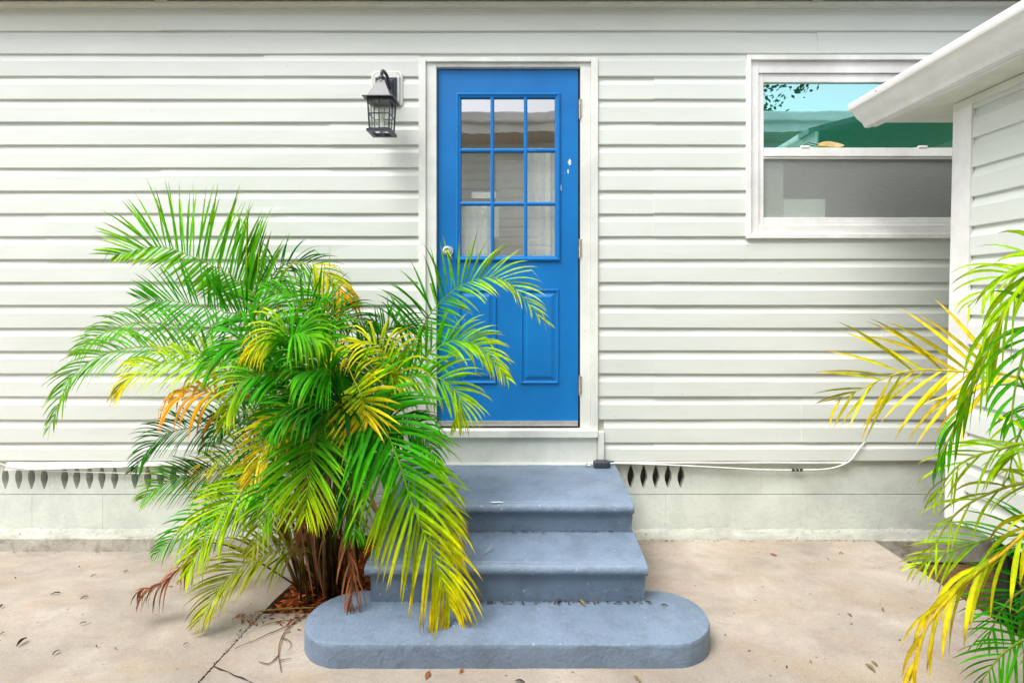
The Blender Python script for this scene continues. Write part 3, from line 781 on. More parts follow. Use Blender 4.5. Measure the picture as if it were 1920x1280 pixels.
# ------------------------------------------------------------------ side building on the right
side = empty('side_building', (2.4, -1.8, -0.1))
tag(side, 'white siding outbuilding with rain gutter, square to the house wall', 'building')
XW = 1.975; LEAN = 0.022
def shear(o):
    for v_ in o.data.vertices: v_.co.x += LEAN * (v_.co.z - H)
    return o
def ZS(py, px=1817): return H + (VY - py) / (1000 / 2.40)
YB, YF = -0.70, -4.0
sl0 = ZS(262); sp = 0.1312
zl = sl0 + 2 * sp; zs_ = []
while zl > 0.40: zs_.append(zl); zl -= sp
TOPW = 2.262
for i, zb in enumerate(zs_ + [0.37]):
    zt = zb + sp if i < len(zs_) else zs_[-1]
    hi = min(zt + .012, TOPW) if i == 0 else None
    if i == 0 and zb > TOPW - .02: continue
    prof = [(XW + y, z) for (y, z) in course_profile(zb, zt, None, hi)]
    n = 28
    o = MB().prism(prof, 'y', YF, YB, n, lambda t, p, q_: ((mnoise.noise(Vector((t * 2, q_ * 5, 4.4))) * .0012) if p < XW else 0, mnoise.noise(Vector((t * .9, i * 2.2, 8))) * .0015)).build('siding_plank', 'siding', side)
    shear(o)
shear(box('wall', 'soffit', side, XW + .005, XW + .10, YF, YB + .02, 0.36, TOPW))
box('end_wall', 'siding', side, XW + .06, 5.0, YB + .02, YB + .10, 0.36, TOPW)
# corner post: L shaped
pm = MB().prism([(XW - .026, YB), (XW - .026, YB + .105), (XW + .08, YB + .105), (XW + .08, YB + .09), (XW - .008, YB + .09), (XW - .008, YB)], 'z', 0.355, TOPW + .01)
shear(pm.build('corner_post', 'white', side, 0.002))
shear(box('frieze_trim', 'soffit', side, XW - .030, XW + .002, YF, YB + .10, TOPW - 0.022, TOPW + .012))
GX = 1.686; SZ = 2.277
box('soffit_panel', 'soffit', side, 1.802, XW + .10, YF, YB + .12, SZ, SZ + .012)
box('soffit_panel', 'soffit', side, 1.802, 2.6, YB + .122, -0.30, SZ + .01, SZ + .022)
box('fascia', 'white', side, 1.801, 1.822, YF, -0.27, SZ - .003, 2.425)
gp = [(1.799, 2.400), (1.799, 2.279), (1.780, 2.277), (1.772, 2.281), (1.766, 2.293), (1.757, 2.305), (1.742, 2.316), (1.728, 2.330), (1.716, 2.347), (1.708, 2.358), (1.698, 2.363), (1.689, 2.366), (GX, 2.372), (GX, 2.397), (GX + .004, 2.400), (GX + .012, 2.398)]
gm = MB(); vs, fs = [], []; NS = 24
for j in range(NS + 1):
    y = -0.25 + (YF + 0.25) * j / NS
    for (p, q_) in gp: vs.append((p, y, q_ + 0.002 * mnoise.noise(Vector((y * 3, p * 4, 1)))))
k_ = len(gp)
for j in range(NS):
    for i in range(k_ - 1): fs.append((j * k_ + i, j * k_ + i + 1, (j + 1) * k_ + i + 1, (j + 1) * k_ + i))
gu = gm.add(vs, fs).build('gutter', 'white', side, recalc=False, smooth=True)
md = gu.modifiers.new('thick', 'SOLIDIFY'); md.thickness = 0.003; md = gu.modifiers.new('edge', 'EDGE_SPLIT'); md.split_angle = R(35)
MB().tube([(GX - .0005, -0.48, 2.385), (GX - .005, -0.48, 2.385)], [0.005, 0.004], 8).build('gutter_screw', 'rust', side)
MB().prism([(1.76, 2.415), (5.2, 3.30), (5.2, 3.34), (1.76, 2.445)], 'y', YF, -0.27).build('roof', 'roof', side)
box('skirt', 'foundation', side, XW + .06, XW + .12, YF, -1.0, -0.155, 0.362, 0.004)
for yy in (-0.78,): box('pier', 'dark', side, XW + .05, XW + .11, yy - .035, yy + .035, -0.155, 0.362, 0.004)

# ------------------------------------------------------------------ neighbour house behind the camera (seen in the glass) and a tree over it
nb = empty('neighbour_house', (0, -4.3, 0))
tag(nb, 'pale house across the yard, mirrored in the door panes and window', 'house')
NY = -4.3; m = MB()
for i in range(28):
    zb = 0.1 + i * 0.1312
    if zb > 3.42: break
    prof = [(NY - y, z) for (y, z) in course_profile(zb, zb + .1312)]
    m.prism(prof, 'x', -6, 6.5, 1)
m.build('siding', 'siding', nb)
box('wall', 'soffit', nb, -6, 6.5, NY - .12, NY - .005, -0.1, 3.55)
box('soffit_panel', 'tan', nb, -6.2, 6.7, NY - .1, -3.78, 3.50, 3.52)
box('fascia', 'white', nb, -6.2, 6.7, -3.78, -3.755, 3.49, 3.72)
box('gutter', 'white', nb, -6.2, 6.7, -3.754, -3.66, 3.60, 3.73, 0.02)
MB().prism([(-3.70, 3.735), (-7.2, 4.75), (-7.2, 4.70), (-3.70, 3.695)], 'x', -6.3, 6.8).build('roof', 'roof2', nb)
box('door', 'soffit', nb, 0.35, 1.2, NY + .02, NY + .05, 0.2, 2.3, 0.004)

tr = empty('tree', (5.6, -9.4, -0.16)); tag(tr, 'leafy tree over the neighbour roof, mirrored in the upper window sash', 'tree')
M['bark'] = plain('bark', (0.12, 0.09, 0.06), 0.9, 0.3, 30, 0, 0.6)
MB().tube([(5.6, -9.4, -.16), (5.55, -9.4, 3), (5.4, -9.3, 5), (5.2, -9.2, 6.6)], [.2, .16, .11, .04], 10).build('trunk', 'bark', tr, smooth=True)
tm = MB(); r_ = random.Random(3)
for cl in range(46):
    c = Vector((5.3 + r_.gauss(0, .75), -9.3 + r_.gauss(0, .7), 6.6 + r_.gauss(0, .65)))
    for q_ in range(38):
        p = c + Vector((r_.gauss(0, .16), r_.gauss(0, .16), r_.gauss(0, .14)))
        d = Vector((r_.uniform(-1, 1), r_.uniform(-1, 1), r_.uniform(-1, 1))).normalized() * .06
        e = d.orthogonal().normalized() * .03; t_ = r_.uniform(.6, 1.2)
        tm.add([p - d, p + e, p + d, p - e], [(0, 1, 2, 3)], [(0.03 * t_, 0.085 * t_, 0.025 * t_)] * 4)
tm.build('crown', 'leaf', tr, recalc=False)

#PALMS
# ------------------------------------------------------------------ palms
PAL = {
 'green':  ((0.014, 0.190, 0.002), (0.038, 0.340, 0.002), (0.110, 0.480, 0.003)),
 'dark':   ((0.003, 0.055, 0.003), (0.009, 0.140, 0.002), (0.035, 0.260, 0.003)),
 'lime':   ((0.130, 0.400, 0.002), (0.340, 0.600, 0.003), (0.600, 0.700, 0.004)),
 'mid':    ((0.020, 0.210, 0.002), (0.095, 0.400, 0.003), (0.310, 0.560, 0.004)),
 'gy':     ((0.060, 0.330, 0.003), (0.560, 0.600, 0.004), (0.950, 0.660, 0.006)),
 'yellow': ((0.450, 0.560, 0.010), (0.900, 0.690, 0.025), (0.950, 0.670, 0.030)),
 'orange': ((0.800, 0.430, 0.010), (0.930, 0.400, 0.010), (0.750, 0.220, 0.014)),
 'olive':  ((0.100, 0.210, 0.006), (0.280, 0.350, 0.008), (0.500, 0.430, 0.012)),
 'brown':  ((0.250, 0.080, 0.032), (0.380, 0.140, 0.060), (0.200, 0.065, 0.030)),
}
def lerp3(a, b_, t): return tuple(x + (y - x) * t for x, y in zip(a, b_))
def pal(name, t):
    a, b_, c = PAL[name]
    return lerp3(a, b_, t * 2) if t < .5 else lerp3(b_, c, t * 2 - 1)
LEFT_MAX = -0.022
def leaflet(base, d, W, L, width, droop, colf, m, seg=6, ymax=LEFT_MAX, curl=0.0):
    """one folded blade: three vertices per ring, bending under its weight"""
    vs, cs, fs = [], [], []
    p = base.copy(); dirv = d.normalized(); st = L / seg
    tipr = rng.uniform(-.25, .25); snap = rng.choice((3, 4, 5)) if rng.random() < .06 else 0
    for i in range(seg + 1):
        u = i / seg
        wd = width * (0.45 + 1.1 * u if u < .35 else (1 - ((u - .35) / .65) ** 1.9) * 0.835 + 0.0) * .5
        Wd = (W - dirv * W.dot(dirv)); Wd = Wd.normalized() if Wd.length > 1e-5 else dirv.orthogonal().normalized()
        Nn = dirv.cross(Wd)
        for s_, lift in ((-1, 0.28), (0, 0.0), (1, 0.28)):
            q_ = p + Wd * wd * s_ + Nn * wd * lift
            q_.y = min(q_.y, ymax); q_.z = max(q_.z, 0.035 if q_.y > -1.2 else 0.06)
            vs.append(q_); k_ = 1.22 if s_ == 0 else .90; cs.append(tuple(x * k_ for x in colf(u)))
        if snap and i == snap: dirv = (dirv + Vector((rng.uniform(-.3, .3), rng.uniform(-.2, .2), -1.1))).normalized()
        dirv = (dirv + Vector((tipr * .05, 0, -droop * (0.35 + 1.3 * u) / seg * 2.2)) + Wd * curl / seg).normalized()
        p = p + dirv * st
    for i in range(seg):
        a = i * 3
        fs += [(a, a + 1, a + 4, a + 3), (a + 1, a + 2, a + 5, a + 4)]
    m.add(vs, fs, cs)
def frond(root, pts, N, L, pairs, t0=0.3, pname='green', droop=0.5, vee=0.35, width=0.022, sep=False, tipname=None, ang=(62, 24),
          name='frond', r0=0.0055, ymax=LEFT_MAX, side=(1.0, 1.0), jit=0.10, rach=None, label=None):
    path = smooth_path(pts, 46)
    for q_ in path: q_.y = min(q_.y, ymax - .01)
    n = len(path); m = MB()
    rc = rach or lerp3(pal(pname, .55), (0.42, 0.42, 0.06), .5)
    cols = [lerp3((0.10, 0.055, 0.02), rc, min(1, max(0, i / (n * .5) - .15))) for i in range(n)]
    m.tube(path, [r0 * (1 - .82 * i / (n - 1)) for i in range(n)], 6, True, cols)
    N = Vector(N).normalized(); lets = []
    fo = None
    for k in range(pairs):
        t = t0 + (1 - t0) * ((k + .5) / pairs)
        tt = (t - t0) / (1 - t0)
        for sd in (-1, 1):
            ti = min(.999, t + rng.uniform(-.4, .4) * (1 - t0) / pairs)
            i = int(ti * (n - 1)); u = ti * (n - 1) - i
            b0 = path[i].lerp(path[min(i + 1, n - 1)], u)
            T = (path[min(i + 1, n - 1)] - path[max(i - 1, 0)]).normalized()
            NN = N - T * N.dot(T); NN = NN.normalized() if NN.length > 1e-4 else T.orthogonal().normalized()
            B = T.cross(NN)
            an = R((ang[0] + (ang[1] - ang[0]) * tt ** 1.2 if len(ang) == 2 else (ang[0] + (ang[1] - ang[0]) * tt * 2 if tt < .5 else ang[1] + (ang[2] - ang[1]) * (tt * 2 - 1))) + rng.uniform(-6, 6))
            ve = vee + rng.uniform(-.12, .12)
            d = T * math.cos(an) + (B * sd * math.cos(ve) + NN * math.sin(ve)) * math.sin(an)
            d = d + Vector((rng.uniform(-jit, jit), rng.uniform(-jit, jit), rng.uniform(-jit, jit)))
            ln = L * (0.50 + 0.62 * math.sin(math.pi * min(1, (tt * .82 + .16))) ) * rng.uniform(.88, 1.08) * (side[0] if sd < 0 else side[1])
            if tt > .8: ln *= 1 - (tt - .8) * 1.9
            sh = rng.uniform(-.12, .12); br = rng.uniform(.58, 1.25); bt = rng.random() < .22
            def cf(uu, sh=sh, br=br, tt=tt, bt=bt):
                q_ = min(1, max(0, .15 + .45 * uu + .35 * tt + sh))
                c_ = pal(pname, q_)
                if tipname: c_ = lerp3(c_, pal(tipname, q_), min(1, max(0, (tt - .35) * 2.2 + (uu - .5) * .6)))
                if uu > (.80 if bt else .95) and (bt or br > 1): c_ = lerp3(c_, (0.20, 0.11, 0.03), .75)
                return tuple(x * br for x in c_)
            if rng.random() < .03: continue
            W = T - d * T.dot(d) / d.length_squared
            W = W + NN * rng.uniform(-.35, .35)
            mm = MB() if sep else m
            leaflet(b0, d, W, ln, width * (1 - .35 * tt) * rng.uniform(.85, 1.1), droop * rng.uniform(.7, 1.3), cf, mm, 7 if sep else 6, ymax)
            if sep: lets.append(mm)
    o = m.build(name, 'leaf', root, recalc=False, smooth=True)
    if label: o['label'] = label
    for mm in lets: mm.build('leaflet', 'leaf', o, recalc=False, smooth=True)
    return o

BASE = Vector((-0.97, -0.52, -0.10))
palm = empty('areca_palm', BASE)
tag(palm, 'bushy clumping palm with green and yellow feather fronds beside the blue-grey steps', 'palm')
def fr(px_pts, N=(0, -.7, .7), L=.28, pairs=34, t0=None, b=(0, 0), **kw):
    """frond whose stalk rises from the clump base; px_pts = [(x, y, depth)] down the rachis"""
    pts = [P(*q_) for q_ in px_pts]
    b0 = BASE + Vector((b[0] * .5 + rng.uniform(-.07, .07), b[1] * .5 + rng.uniform(-.07, .07), 0))
    up = b0.lerp(pts[0], .5) + Vector((0, 0, .10 * max(0.2, pts[0].z)))
    full = [b0, up] + pts
    ts = 2.0 / (len(full) - 1) if t0 is None else t0
    kw['width'] = kw.get('width', .020) * .90
    return frond(palm, full, N, L, int(pairs * 1.3), ts * .96, **kw)
CAMN = (0, -1, .25)
# backmost and dark fill first
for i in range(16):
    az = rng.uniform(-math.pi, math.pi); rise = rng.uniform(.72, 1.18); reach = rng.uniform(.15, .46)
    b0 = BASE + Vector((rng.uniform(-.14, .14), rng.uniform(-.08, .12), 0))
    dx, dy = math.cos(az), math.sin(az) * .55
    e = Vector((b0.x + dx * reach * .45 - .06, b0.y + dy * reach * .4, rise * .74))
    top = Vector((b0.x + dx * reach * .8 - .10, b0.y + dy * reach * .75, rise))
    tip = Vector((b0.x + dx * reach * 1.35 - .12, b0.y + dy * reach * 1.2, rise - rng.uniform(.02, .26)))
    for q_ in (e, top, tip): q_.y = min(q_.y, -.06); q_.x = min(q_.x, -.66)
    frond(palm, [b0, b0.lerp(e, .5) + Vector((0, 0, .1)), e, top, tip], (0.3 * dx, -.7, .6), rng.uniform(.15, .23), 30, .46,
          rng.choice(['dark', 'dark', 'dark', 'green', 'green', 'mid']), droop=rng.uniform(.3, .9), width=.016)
# fronds one can tell apart
fr([(490, 585, -.45), (455, 535, -.42), (385, 492, -.40), (300, 463, -.40), (218, 478, -.42)], CAMN, .325, 50, pname='mid', droop=.12, vee=.12, side=(.50, 1.15), ang=(42, 78, 24), width=.023, jit=.04)
fr([(482, 612, -.50), (420, 585, -.48), (345, 567, -.46), (262, 562, -.46)], CAMN, .23, 34, pname='green', droop=.12, side=(.8, 1.05), ang=(62, 74, 26), b=(-.05, 0), width=.019, jit=.05)
fr([(450, 640, -.45), (350, 612, -.42), (250, 606, -.40), (185, 630, -.40), (142, 662, -.42)], (0, -.85, .4), .16, 40, pname='mid', droop=.5, b=(-.08, 0), width=.014)
fr([(420, 690, -.50), (330, 655, -.50), (225, 655, -.50), (140, 700, -.52), (93, 800, -.55)], (0, -.85, .5), .20, 42, pname='mid', droop=.5, width=.015, b=(-.1, 0), ang=(56, 20))
fr([(430, 700, -.62), (350, 680, -.64), (270, 690, -.66), (216, 738, -.68)], (-.2, -.7, .6), .19, 32, pname='lime', droop=.6, b=(-.1, -.05), tipname='gy', width=.016)
fr([(430, 765, -.62), (390, 735, -.66), (350, 735, -.68), (318, 752, -.70)], (0, -.5, .8), .22, 10, pname='orange', droop=1.5, width=.026, b=(-.1, 0))
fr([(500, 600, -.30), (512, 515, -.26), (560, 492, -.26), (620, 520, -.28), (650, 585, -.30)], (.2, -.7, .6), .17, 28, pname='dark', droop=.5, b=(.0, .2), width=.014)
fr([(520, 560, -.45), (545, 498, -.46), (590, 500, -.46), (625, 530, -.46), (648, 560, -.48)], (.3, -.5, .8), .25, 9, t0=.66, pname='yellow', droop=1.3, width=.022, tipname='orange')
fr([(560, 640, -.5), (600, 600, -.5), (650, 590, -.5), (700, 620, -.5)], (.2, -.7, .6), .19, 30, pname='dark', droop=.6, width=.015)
fr([(690, 720, -.44), (770, 645, -.42), (815, 578, -.40), (872, 532, -.40), (945, 525, -.42), (1022, 605, -.46)], (.2, -.85, .4), .225, 38, pname='green', tipname='lime', droop=.3, ang=(80, 24), sep=True, side=(1.15, .75), b=(.1, 0), width=.018)
fr([(690, 750, -.55), (770, 690, -.55), (840, 642, -.55), (900, 650, -.56), (950, 708, -.58)], (.1, -.8, .6), .185, 34, pname='green', tipname='lime', droop=.45, sep=True, width=.021, b=(.12, 0))
fr([(680, 770, -.62), (750, 712, -.66), (820, 708, -.68), (862, 745, -.70), (858, 795, -.72)], (.3, -.85, .3), .19, 32, pname='mid', droop=.45, b=(.1, -.05), tipname='lime', width=.018)
fr([(720, 760, -.66), (745, 700, -.70), (690, 640, -.72), (620, 672, -.74)], (0, -.6, .8), .19, 28, pname='gy', droop=1.0, width=.017, t0=.5)
fr([(640, 690, -.74), (665, 715, -.80), (680, 750, -.86), (690, 790, -.88)], CAMN, .19, 14, pname='gy', droop=.2, width=.022, ang=(82, 26), tipname='yellow', t0=.66)
fr([(640, 760, -.72), (700, 770, -.82), (742, 850, -.90), (775, 950, -.95), (820, 1060, -1.00), (842, 1138, -1.02)], (.1, -.9, .45), .325, 46, pname='green', tipname='gy', droop=.45, width=.025, sep=True, ang=(62, 24), b=(.08, -.1))
fr([(600, 770, -.80), (592, 800, -.86), (582, 870, -.92), (572, 965, -.94)], CAMN, .235, 28, pname='mid', tipname='lime', droop=.22, width=.018, ang=(72, 26), t0=.6, b=(0, -.1))
fr([(600, 780, -.72), (548, 785, -.76), (500, 830, -.80), (468, 905, -.82)], (-.2, -.85, .4), .20, 28, pname='gy', tipname='yellow', droop=.5, width=.018, b=(-.05, -.1))
fr([(560, 850, -.74), (480, 900, -.80), (410, 965, -.84), (350, 1075, -.88)], (-.2, -.9, .4), .225, 38, pname='lime', droop=.40, width=.017, b=(-.08, -.1))
fr([(560, 1030, -.74), (490, 1040, -.80), (425, 1085, -.86), (372, 1165, -.92)], (-.3, -.75, .6), .19, 30, pname='olive', droop=.35, b=(-.1, -.12), width=.014)
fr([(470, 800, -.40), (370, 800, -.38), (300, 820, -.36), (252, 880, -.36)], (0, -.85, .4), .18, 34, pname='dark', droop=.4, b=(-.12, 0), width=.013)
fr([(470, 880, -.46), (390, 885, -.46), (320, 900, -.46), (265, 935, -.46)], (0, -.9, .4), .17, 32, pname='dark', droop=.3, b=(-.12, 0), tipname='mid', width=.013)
fr([(500, 930, -.60), (420, 940, -.62), (350, 985, -.62), (290, 1040, -.62)], (0, -.85, .5), .16, 32, pname='green', droop=.4, b=(-.12, -.02), width=.013)
fr([(520, 700, -.76), (470, 640, -.80), (430, 650, -.82), (380, 690, -.84)], (0, -.7, .7), .20, 30, pname='green', droop=.8, b=(-.02, -.1), width=.018)
fr([(560, 720, -.80), (555, 640, -.86), (520, 620, -.90), (470, 660, -.94)], (0, -.6, .8), .21, 28, pname='mid', droop=1.1, b=(0, -.1), tipname='gy', width=.020)
fr([(600, 700, -.66), (600, 620, -.66), (560, 560, -.66), (500, 540, -.66)], (0, -.8, .5), .18, 30, pname='green', droop=.5, width=.015)
fr([(600, 680, -.60), (620, 600, -.58), (590, 545, -.58), (530, 545, -.58)], (0, -.8, .6), .17, 30, pname='mid', droop=.4, width=.015)
fr([(560, 730, -.86), (500, 700, -.92), (450, 720, -.96), (420, 790, -.98)], (0, -.8, .6), .18, 28, pname='green', tipname='lime', droop=.8, width=.018)
fr([(620, 780, -.82), (590, 760, -.90), (540, 770, -.96), (510, 810, -.98)], (0, -.8, .6), .18, 28, pname='dark', tipname='green', droop=.6, width=.018)
fr([(660, 780, -.8), (640, 760, -.88), (590, 740, -.92), (560, 760, -.94)], (0, -.9, .5), .18, 26, pname='dark', droop=.5, width=.018)
fr([(640, 720, -.5), (700, 650, -.42), (740, 610, -.38), (800, 620, -.36)], (0, -.85, .5), .17, 28, pname='dark', droop=.6, b=(.08, .1), width=.014)
fr([(700, 800, -.70), (750, 790, -.72), (790, 810, -.74), (822, 870, -.74)], (0, -.85, .5), .16, 28, pname='dark', tipname='green', droop=.6, b=(.1, 0), width=.014)
fr([(700, 860, -.82), (770, 890, -.86), (815, 950, -.88), (850, 1040, -.92)], (.2, -.8, .5), .20, 28, pname='green', tipname='gy', droop=.4, b=(.1, -.1), width=.018)
fr([(540, 800, -.62), (470, 770, -.62), (420, 790, -.62), (380, 840, -.62)], (0, -.85, .5), .15, 28, pname='dark', droop=.7, b=(-.1, 0), width=.014)
fr([(540, 860, -.50), (480, 840, -.48), (420, 850, -.46), (350, 910, -.46)], (0, -.9, .4), .17, 30, pname='green', tipname='gy', droop=.4, b=(-.1, .1), width=.014)
fr([(600, 900, -.80), (640, 880, -.88), (660, 930, -.92), (668, 1010, -.94)], CAMN, .15, 20, pname='dark', tipname='green', droop=.6, t0=.55, width=.014)
fr([(560, 900, -.80), (530, 905, -.86), (500, 950, -.90), (470, 1040, -.92)], (-.2, -.9, .4), .17, 24, pname='green', tipname='olive', droop=.5, t0=.55, width=.014)
fr([(520, 950, -.60), (450, 960, -.58), (400, 1000, -.56), (350, 1050, -.56)], (0, -.9, .4), .14, 26, pname='dark', droop=.4, width=.012)
fr([(560, 700, -.9), (540, 650, -.96), (560, 625, -1.0), (600, 640, -1.02)], (0, -.7, .7), .17, 24, pname='green', tipname='mid', droop=1.0, width=.018, t0=.55)
fr([(590, 730, -.9), (620, 700, -.96), (600, 690, -1.0), (560, 700, -1.02)], (0, -.8, .6), .18, 22, pname='green', droop=.9, width=.018, t0=.55)
# upright unopened spears
for (a, b_, c, d, y) in ((488, 610, 487, 418, -.42), (612, 640, 619, 460, -.4), (560, 620, 548, 545, -.5), (470, 560, 462, 390, -.41)):
    m = MB(); p0, p1 = P(a, b_, y), P(c, d, y)
    path = smooth_path([BASE + Vector((0, 0, .02)), BASE.lerp(p0, .5), p0, p1], 24)
    m.tube(path, [.006] * 13 + [.006 * (1 - i / 12) + .0006 for i in range(12)], 6, True, [lerp3(PAL['lime'][0], PAL['lime'][1], i / 24) for i in range(25)])
    m.build('spear_leaf', 'leaf', palm, recalc=False, smooth=True)
# canes
for i in range(9):
    a = rng.uniform(0, 6.28); r_ = rng.uniform(.02, .13)
    p0 = BASE + Vector((math.cos(a) * r_, math.sin(a) * r_, -.02)); hgt = rng.uniform(.30, .60)
    p1 = p0 + Vector((math.cos(a) * .10, math.sin(a) * .08, hgt)); p1.y = min(p1.y, -.1)
    path = smooth_path([p0, p0.lerp(p1, .5) + Vector((0, 0, .03)), p1], 10)
    m = MB(); m.tube(path, [.011 - .004 * k / 10 for k in range(11)], 8, True, [lerp3((.16, .07, .03), (.26, .20, .05), k / 10) for k in range(11)])
    m.build('cane', 'leaf', palm, recalc=False, smooth=True)
# dead brown fronds and sheath strips hanging in the base
def dead(pts, L, pairs, **kw):
    frond(palm, pts, (0, -.7, .7), L, pairs, .35, 'brown', droop=1.6, width=.011, name='dead_frond', r0=.004, rach=(.22, .09, .04), jit=.45, ang=(28, 10), **kw)
dead([BASE, P(420, 1020, -.72), P(345, 1060, -.80), P(300, 1095, -.84), P(262, 1105, -.86)], .13, 22)
dead([BASE + Vector((.08, 0, 0)), P(650, 960, -.78), P(652, 1020, -.88), P(660, 1085, -.92), P(660, 1135, -.93)], .15, 16)
for i in range(36):
    x = rng.uniform(550, 690); y0 = rng.uniform(840, 1010); dd = rng.uniform(-.80, -.60)
    p0 = P(x, y0, dd); m = MB()
    cf = lambda u, b_=rng.uniform(.6, 1.3), q_=rng.random(): tuple(v_ * b_ for v_ in lerp3((.30, .10, .045), (.46, .25, .14), q_))
    leaflet(p0, Vector((rng.uniform(-.5, .5), rng.uniform(-.5, .2), -.5)), Vector((1, .3, 0)), rng.uniform(.18, .36), rng.uniform(.010, .022), .9, cf, m, 7, curl=rng.uniform(-1, 1))
    # tie the strip to the clump with a thin stalk
    mid = p0.lerp(BASE + Vector((0, 0, .35)), .5)
    m.tube([BASE + Vector((rng.uniform(-.1, .1), rng.uniform(-.1, .1), .15)), mid, p0], [.0022, .0018, .0014], 5, True, [(.16, .06, .03)] * 3)
    m.build('dry_strip', 'leaf', palm, recalc=False, smooth=True)
for i in range(16):
    a = rng.uniform(2.4, 5.6); m = MB()
    p0 = BASE + Vector((rng.uniform(-.1, .1), rng.uniform(-.1, .1), .15)); p2 = p0 + Vector((math.cos(a) * .38, math.sin(a) * .26, rng.uniform(.05, .45)))
    p1 = p0.lerp(p2, .5) + Vector((0, 0, .10))
    p2.y = min(p2.y, -.05)
    path = smooth_path([p0, p1, p2], 10)
    m.tube(path, [.005 - .0004 * k for k in range(11)], 5, True, [lerp3((.24, .10, .04), (.30, .20, .06), rng.random())] * 11)
    m.build('dry_stalk', 'leaf', palm, recalc=False, smooth=True)

# mulch litter in the bed
mu = MB()
for i in range(2600):
    x, y = rng.uniform(JX + .01, -.70), rng.uniform(-.765, -.02); z = -0.10 + rng.uniform(0, .11)
    d = Vector((rng.uniform(-1, 1), rng.uniform(-1, 1), rng.uniform(-.3, .3))).normalized() * rng.uniform(.010, .034); e = d.cross(Vector((0, 0, 1))).normalized() * rng.uniform(.003, .008)
    c_ = rng.choice([(.62, .14, .03), (.50, .09, .025), (.66, .26, .06), (.22, .06, .025), (.14, .05, .02)]); p = Vector((x, y, z))
    mu.add([p - d, p + e, p + d, p - e], [(0, 1, 2, 3)], [c_] * 4)
tag(mu.build('mulch', 'leaf', recalc=False), 'red-brown leaf mulch around the foot of the bushy palm', 'mulch', kind='stuff')

# dry branched stalk lying on the slab left of the lowest step
tw = MB()
def gp_(px, py, lift=.006, zf=gz):
    y = -1.0
    for _ in range(12): y = F * (H - zf(y) - lift) / (py - VY) - D
    return Vector((PX(px, y), y, zf(y) + lift))
for pts, r_ in (([(575, 1152), (545, 1172), (528, 1195), (522, 1225), (527, 1258)], .0034), ([(545, 1172), (510, 1185), (470, 1203), (440, 1218)], .0024), ([(528, 1195), (545, 1205), (540, 1222)], .002), ([(522, 1228), (505, 1243), (485, 1240)], .0028),
                ([(560, 1160), (520, 1166), (488, 1174)], .002), ([(524, 1238), (545, 1234)], .002)):
    q_ = [gp_(a, b_) for a, b_ in pts]; path = smooth_path(q_, 14)
    for p in path: p.z += .008 * abs(mnoise.noise(p * 14))
    tw.tube(path, [r_ * (1 - .6 * k / 14) for k in range(15)], 5, True, [lerp3((.16, .07, .04), (.30, .15, .09), rng.random())] * 15)
tag(tw.build('dry_twig', 'leaf', recalc=False, smooth=True), 'dry brown branching stalk lying on the slab beside the lowest tread', 'twig')
st_ = MB(); path = smooth_path([gp_(478, 1146), gp_(530, 1141), gp_(590, 1138)], 10)
st_.tube(path, .0035, 5, True, [(.45, .30, .10)] * 11)
tag(st_.build('straw_stalk', 'leaf', recalc=False, smooth=True), 'straight straw-coloured stalk lying along the edge of the mulch bed', 'stalk')

# fallen bits
def leaf_mesh(kind):
    m = MB(); n = 6
    for i in range(n + 1):
        u = i / n; wd = .5 * math.sin(math.pi * (u * .94 + .03)) * (.30 if kind else .42)
        zc = .16 * math.sin(u * 3) * (1 if kind else .5)
        m.v += [(u - .5, -wd, zc + .08), (u - .5, 0, zc), (u - .5, wd, zc + .10)]
        c_ = (.34, .13, .04) if kind == 0 else (.05, .035, .02) if kind == 1 else (.30, .22, .09)
        m.c += [c_] * 3
    for i in range(n):
        a = i * 3; m.f += [(a, a + 1, a + 4, a + 3), (a + 1, a + 2, a + 5, a + 4)]
    me = m.mesh('fallen_leaf'); me.materials.append(M['leaf'])
    return me
LM = [leaf_mesh(0), leaf_mesh(1), leaf_mesh(2)]
LAB = [('curled orange-brown leaf fallen on the pale slab', 'orange-brown leaves fallen on the slab'), ('tiny dark leaf scrap fallen on the pale concrete', 'dark leaf scraps on the concrete'), ('pale dry leaf scrap fallen on the slab', 'pale leaf scraps on the slab')]
def fallen(px, py, kind, size, zf=gz):
    o = link('fallen_leaf', LM[kind], None); o.location = gp_(px, py, .002, zf); o.scale = (size,) * 3
    o.rotation_euler = (0, 0, rng.uniform(0, 6.28)); tag(o, LAB[kind][0], 'leaf', LAB[kind][1]); return o
for (a, b_, k_, s_) in ((802, 1266, 0, .040), (865, 1258, 0, .026), (1632, 1253, 2, .045), (1450, 1040, 0, .034), (1577, 1037, 1, .022), (1553, 1048, 1, .016), (1593, 1153, 1, .024), (1597, 1170, 1, .016), (1655, 1143, 2, .03),
                        (1640, 1245, 2, .03), (1195, 1274, 2, .04), (975, 1278, 1, .035), (1475, 1250, 1, .018), (1405, 1220, 1, .014), (1430, 1100, 1, .012), (1687, 1200, 1, .016), (1360, 1190, 1, .012), (1520, 1240, 1, .014)):
    fallen(a, b_, k_, s_)
for (a, b_, s_) in ((41, 1204, .05), (104, 1113, .035), (158, 1120, .03), (156, 1168, .024), (175, 1079, .024), (236, 1071, .026), (105, 1223, .03), (181, 1211, .018), (3, 1136, .03), (28, 1083, .02), (148, 1062, .018), (216, 1215, .016), (348, 1207, .02), (5, 1187, .02), (320, 1100, .02)):
    fallen(a, b_, 1, s_, gzl)
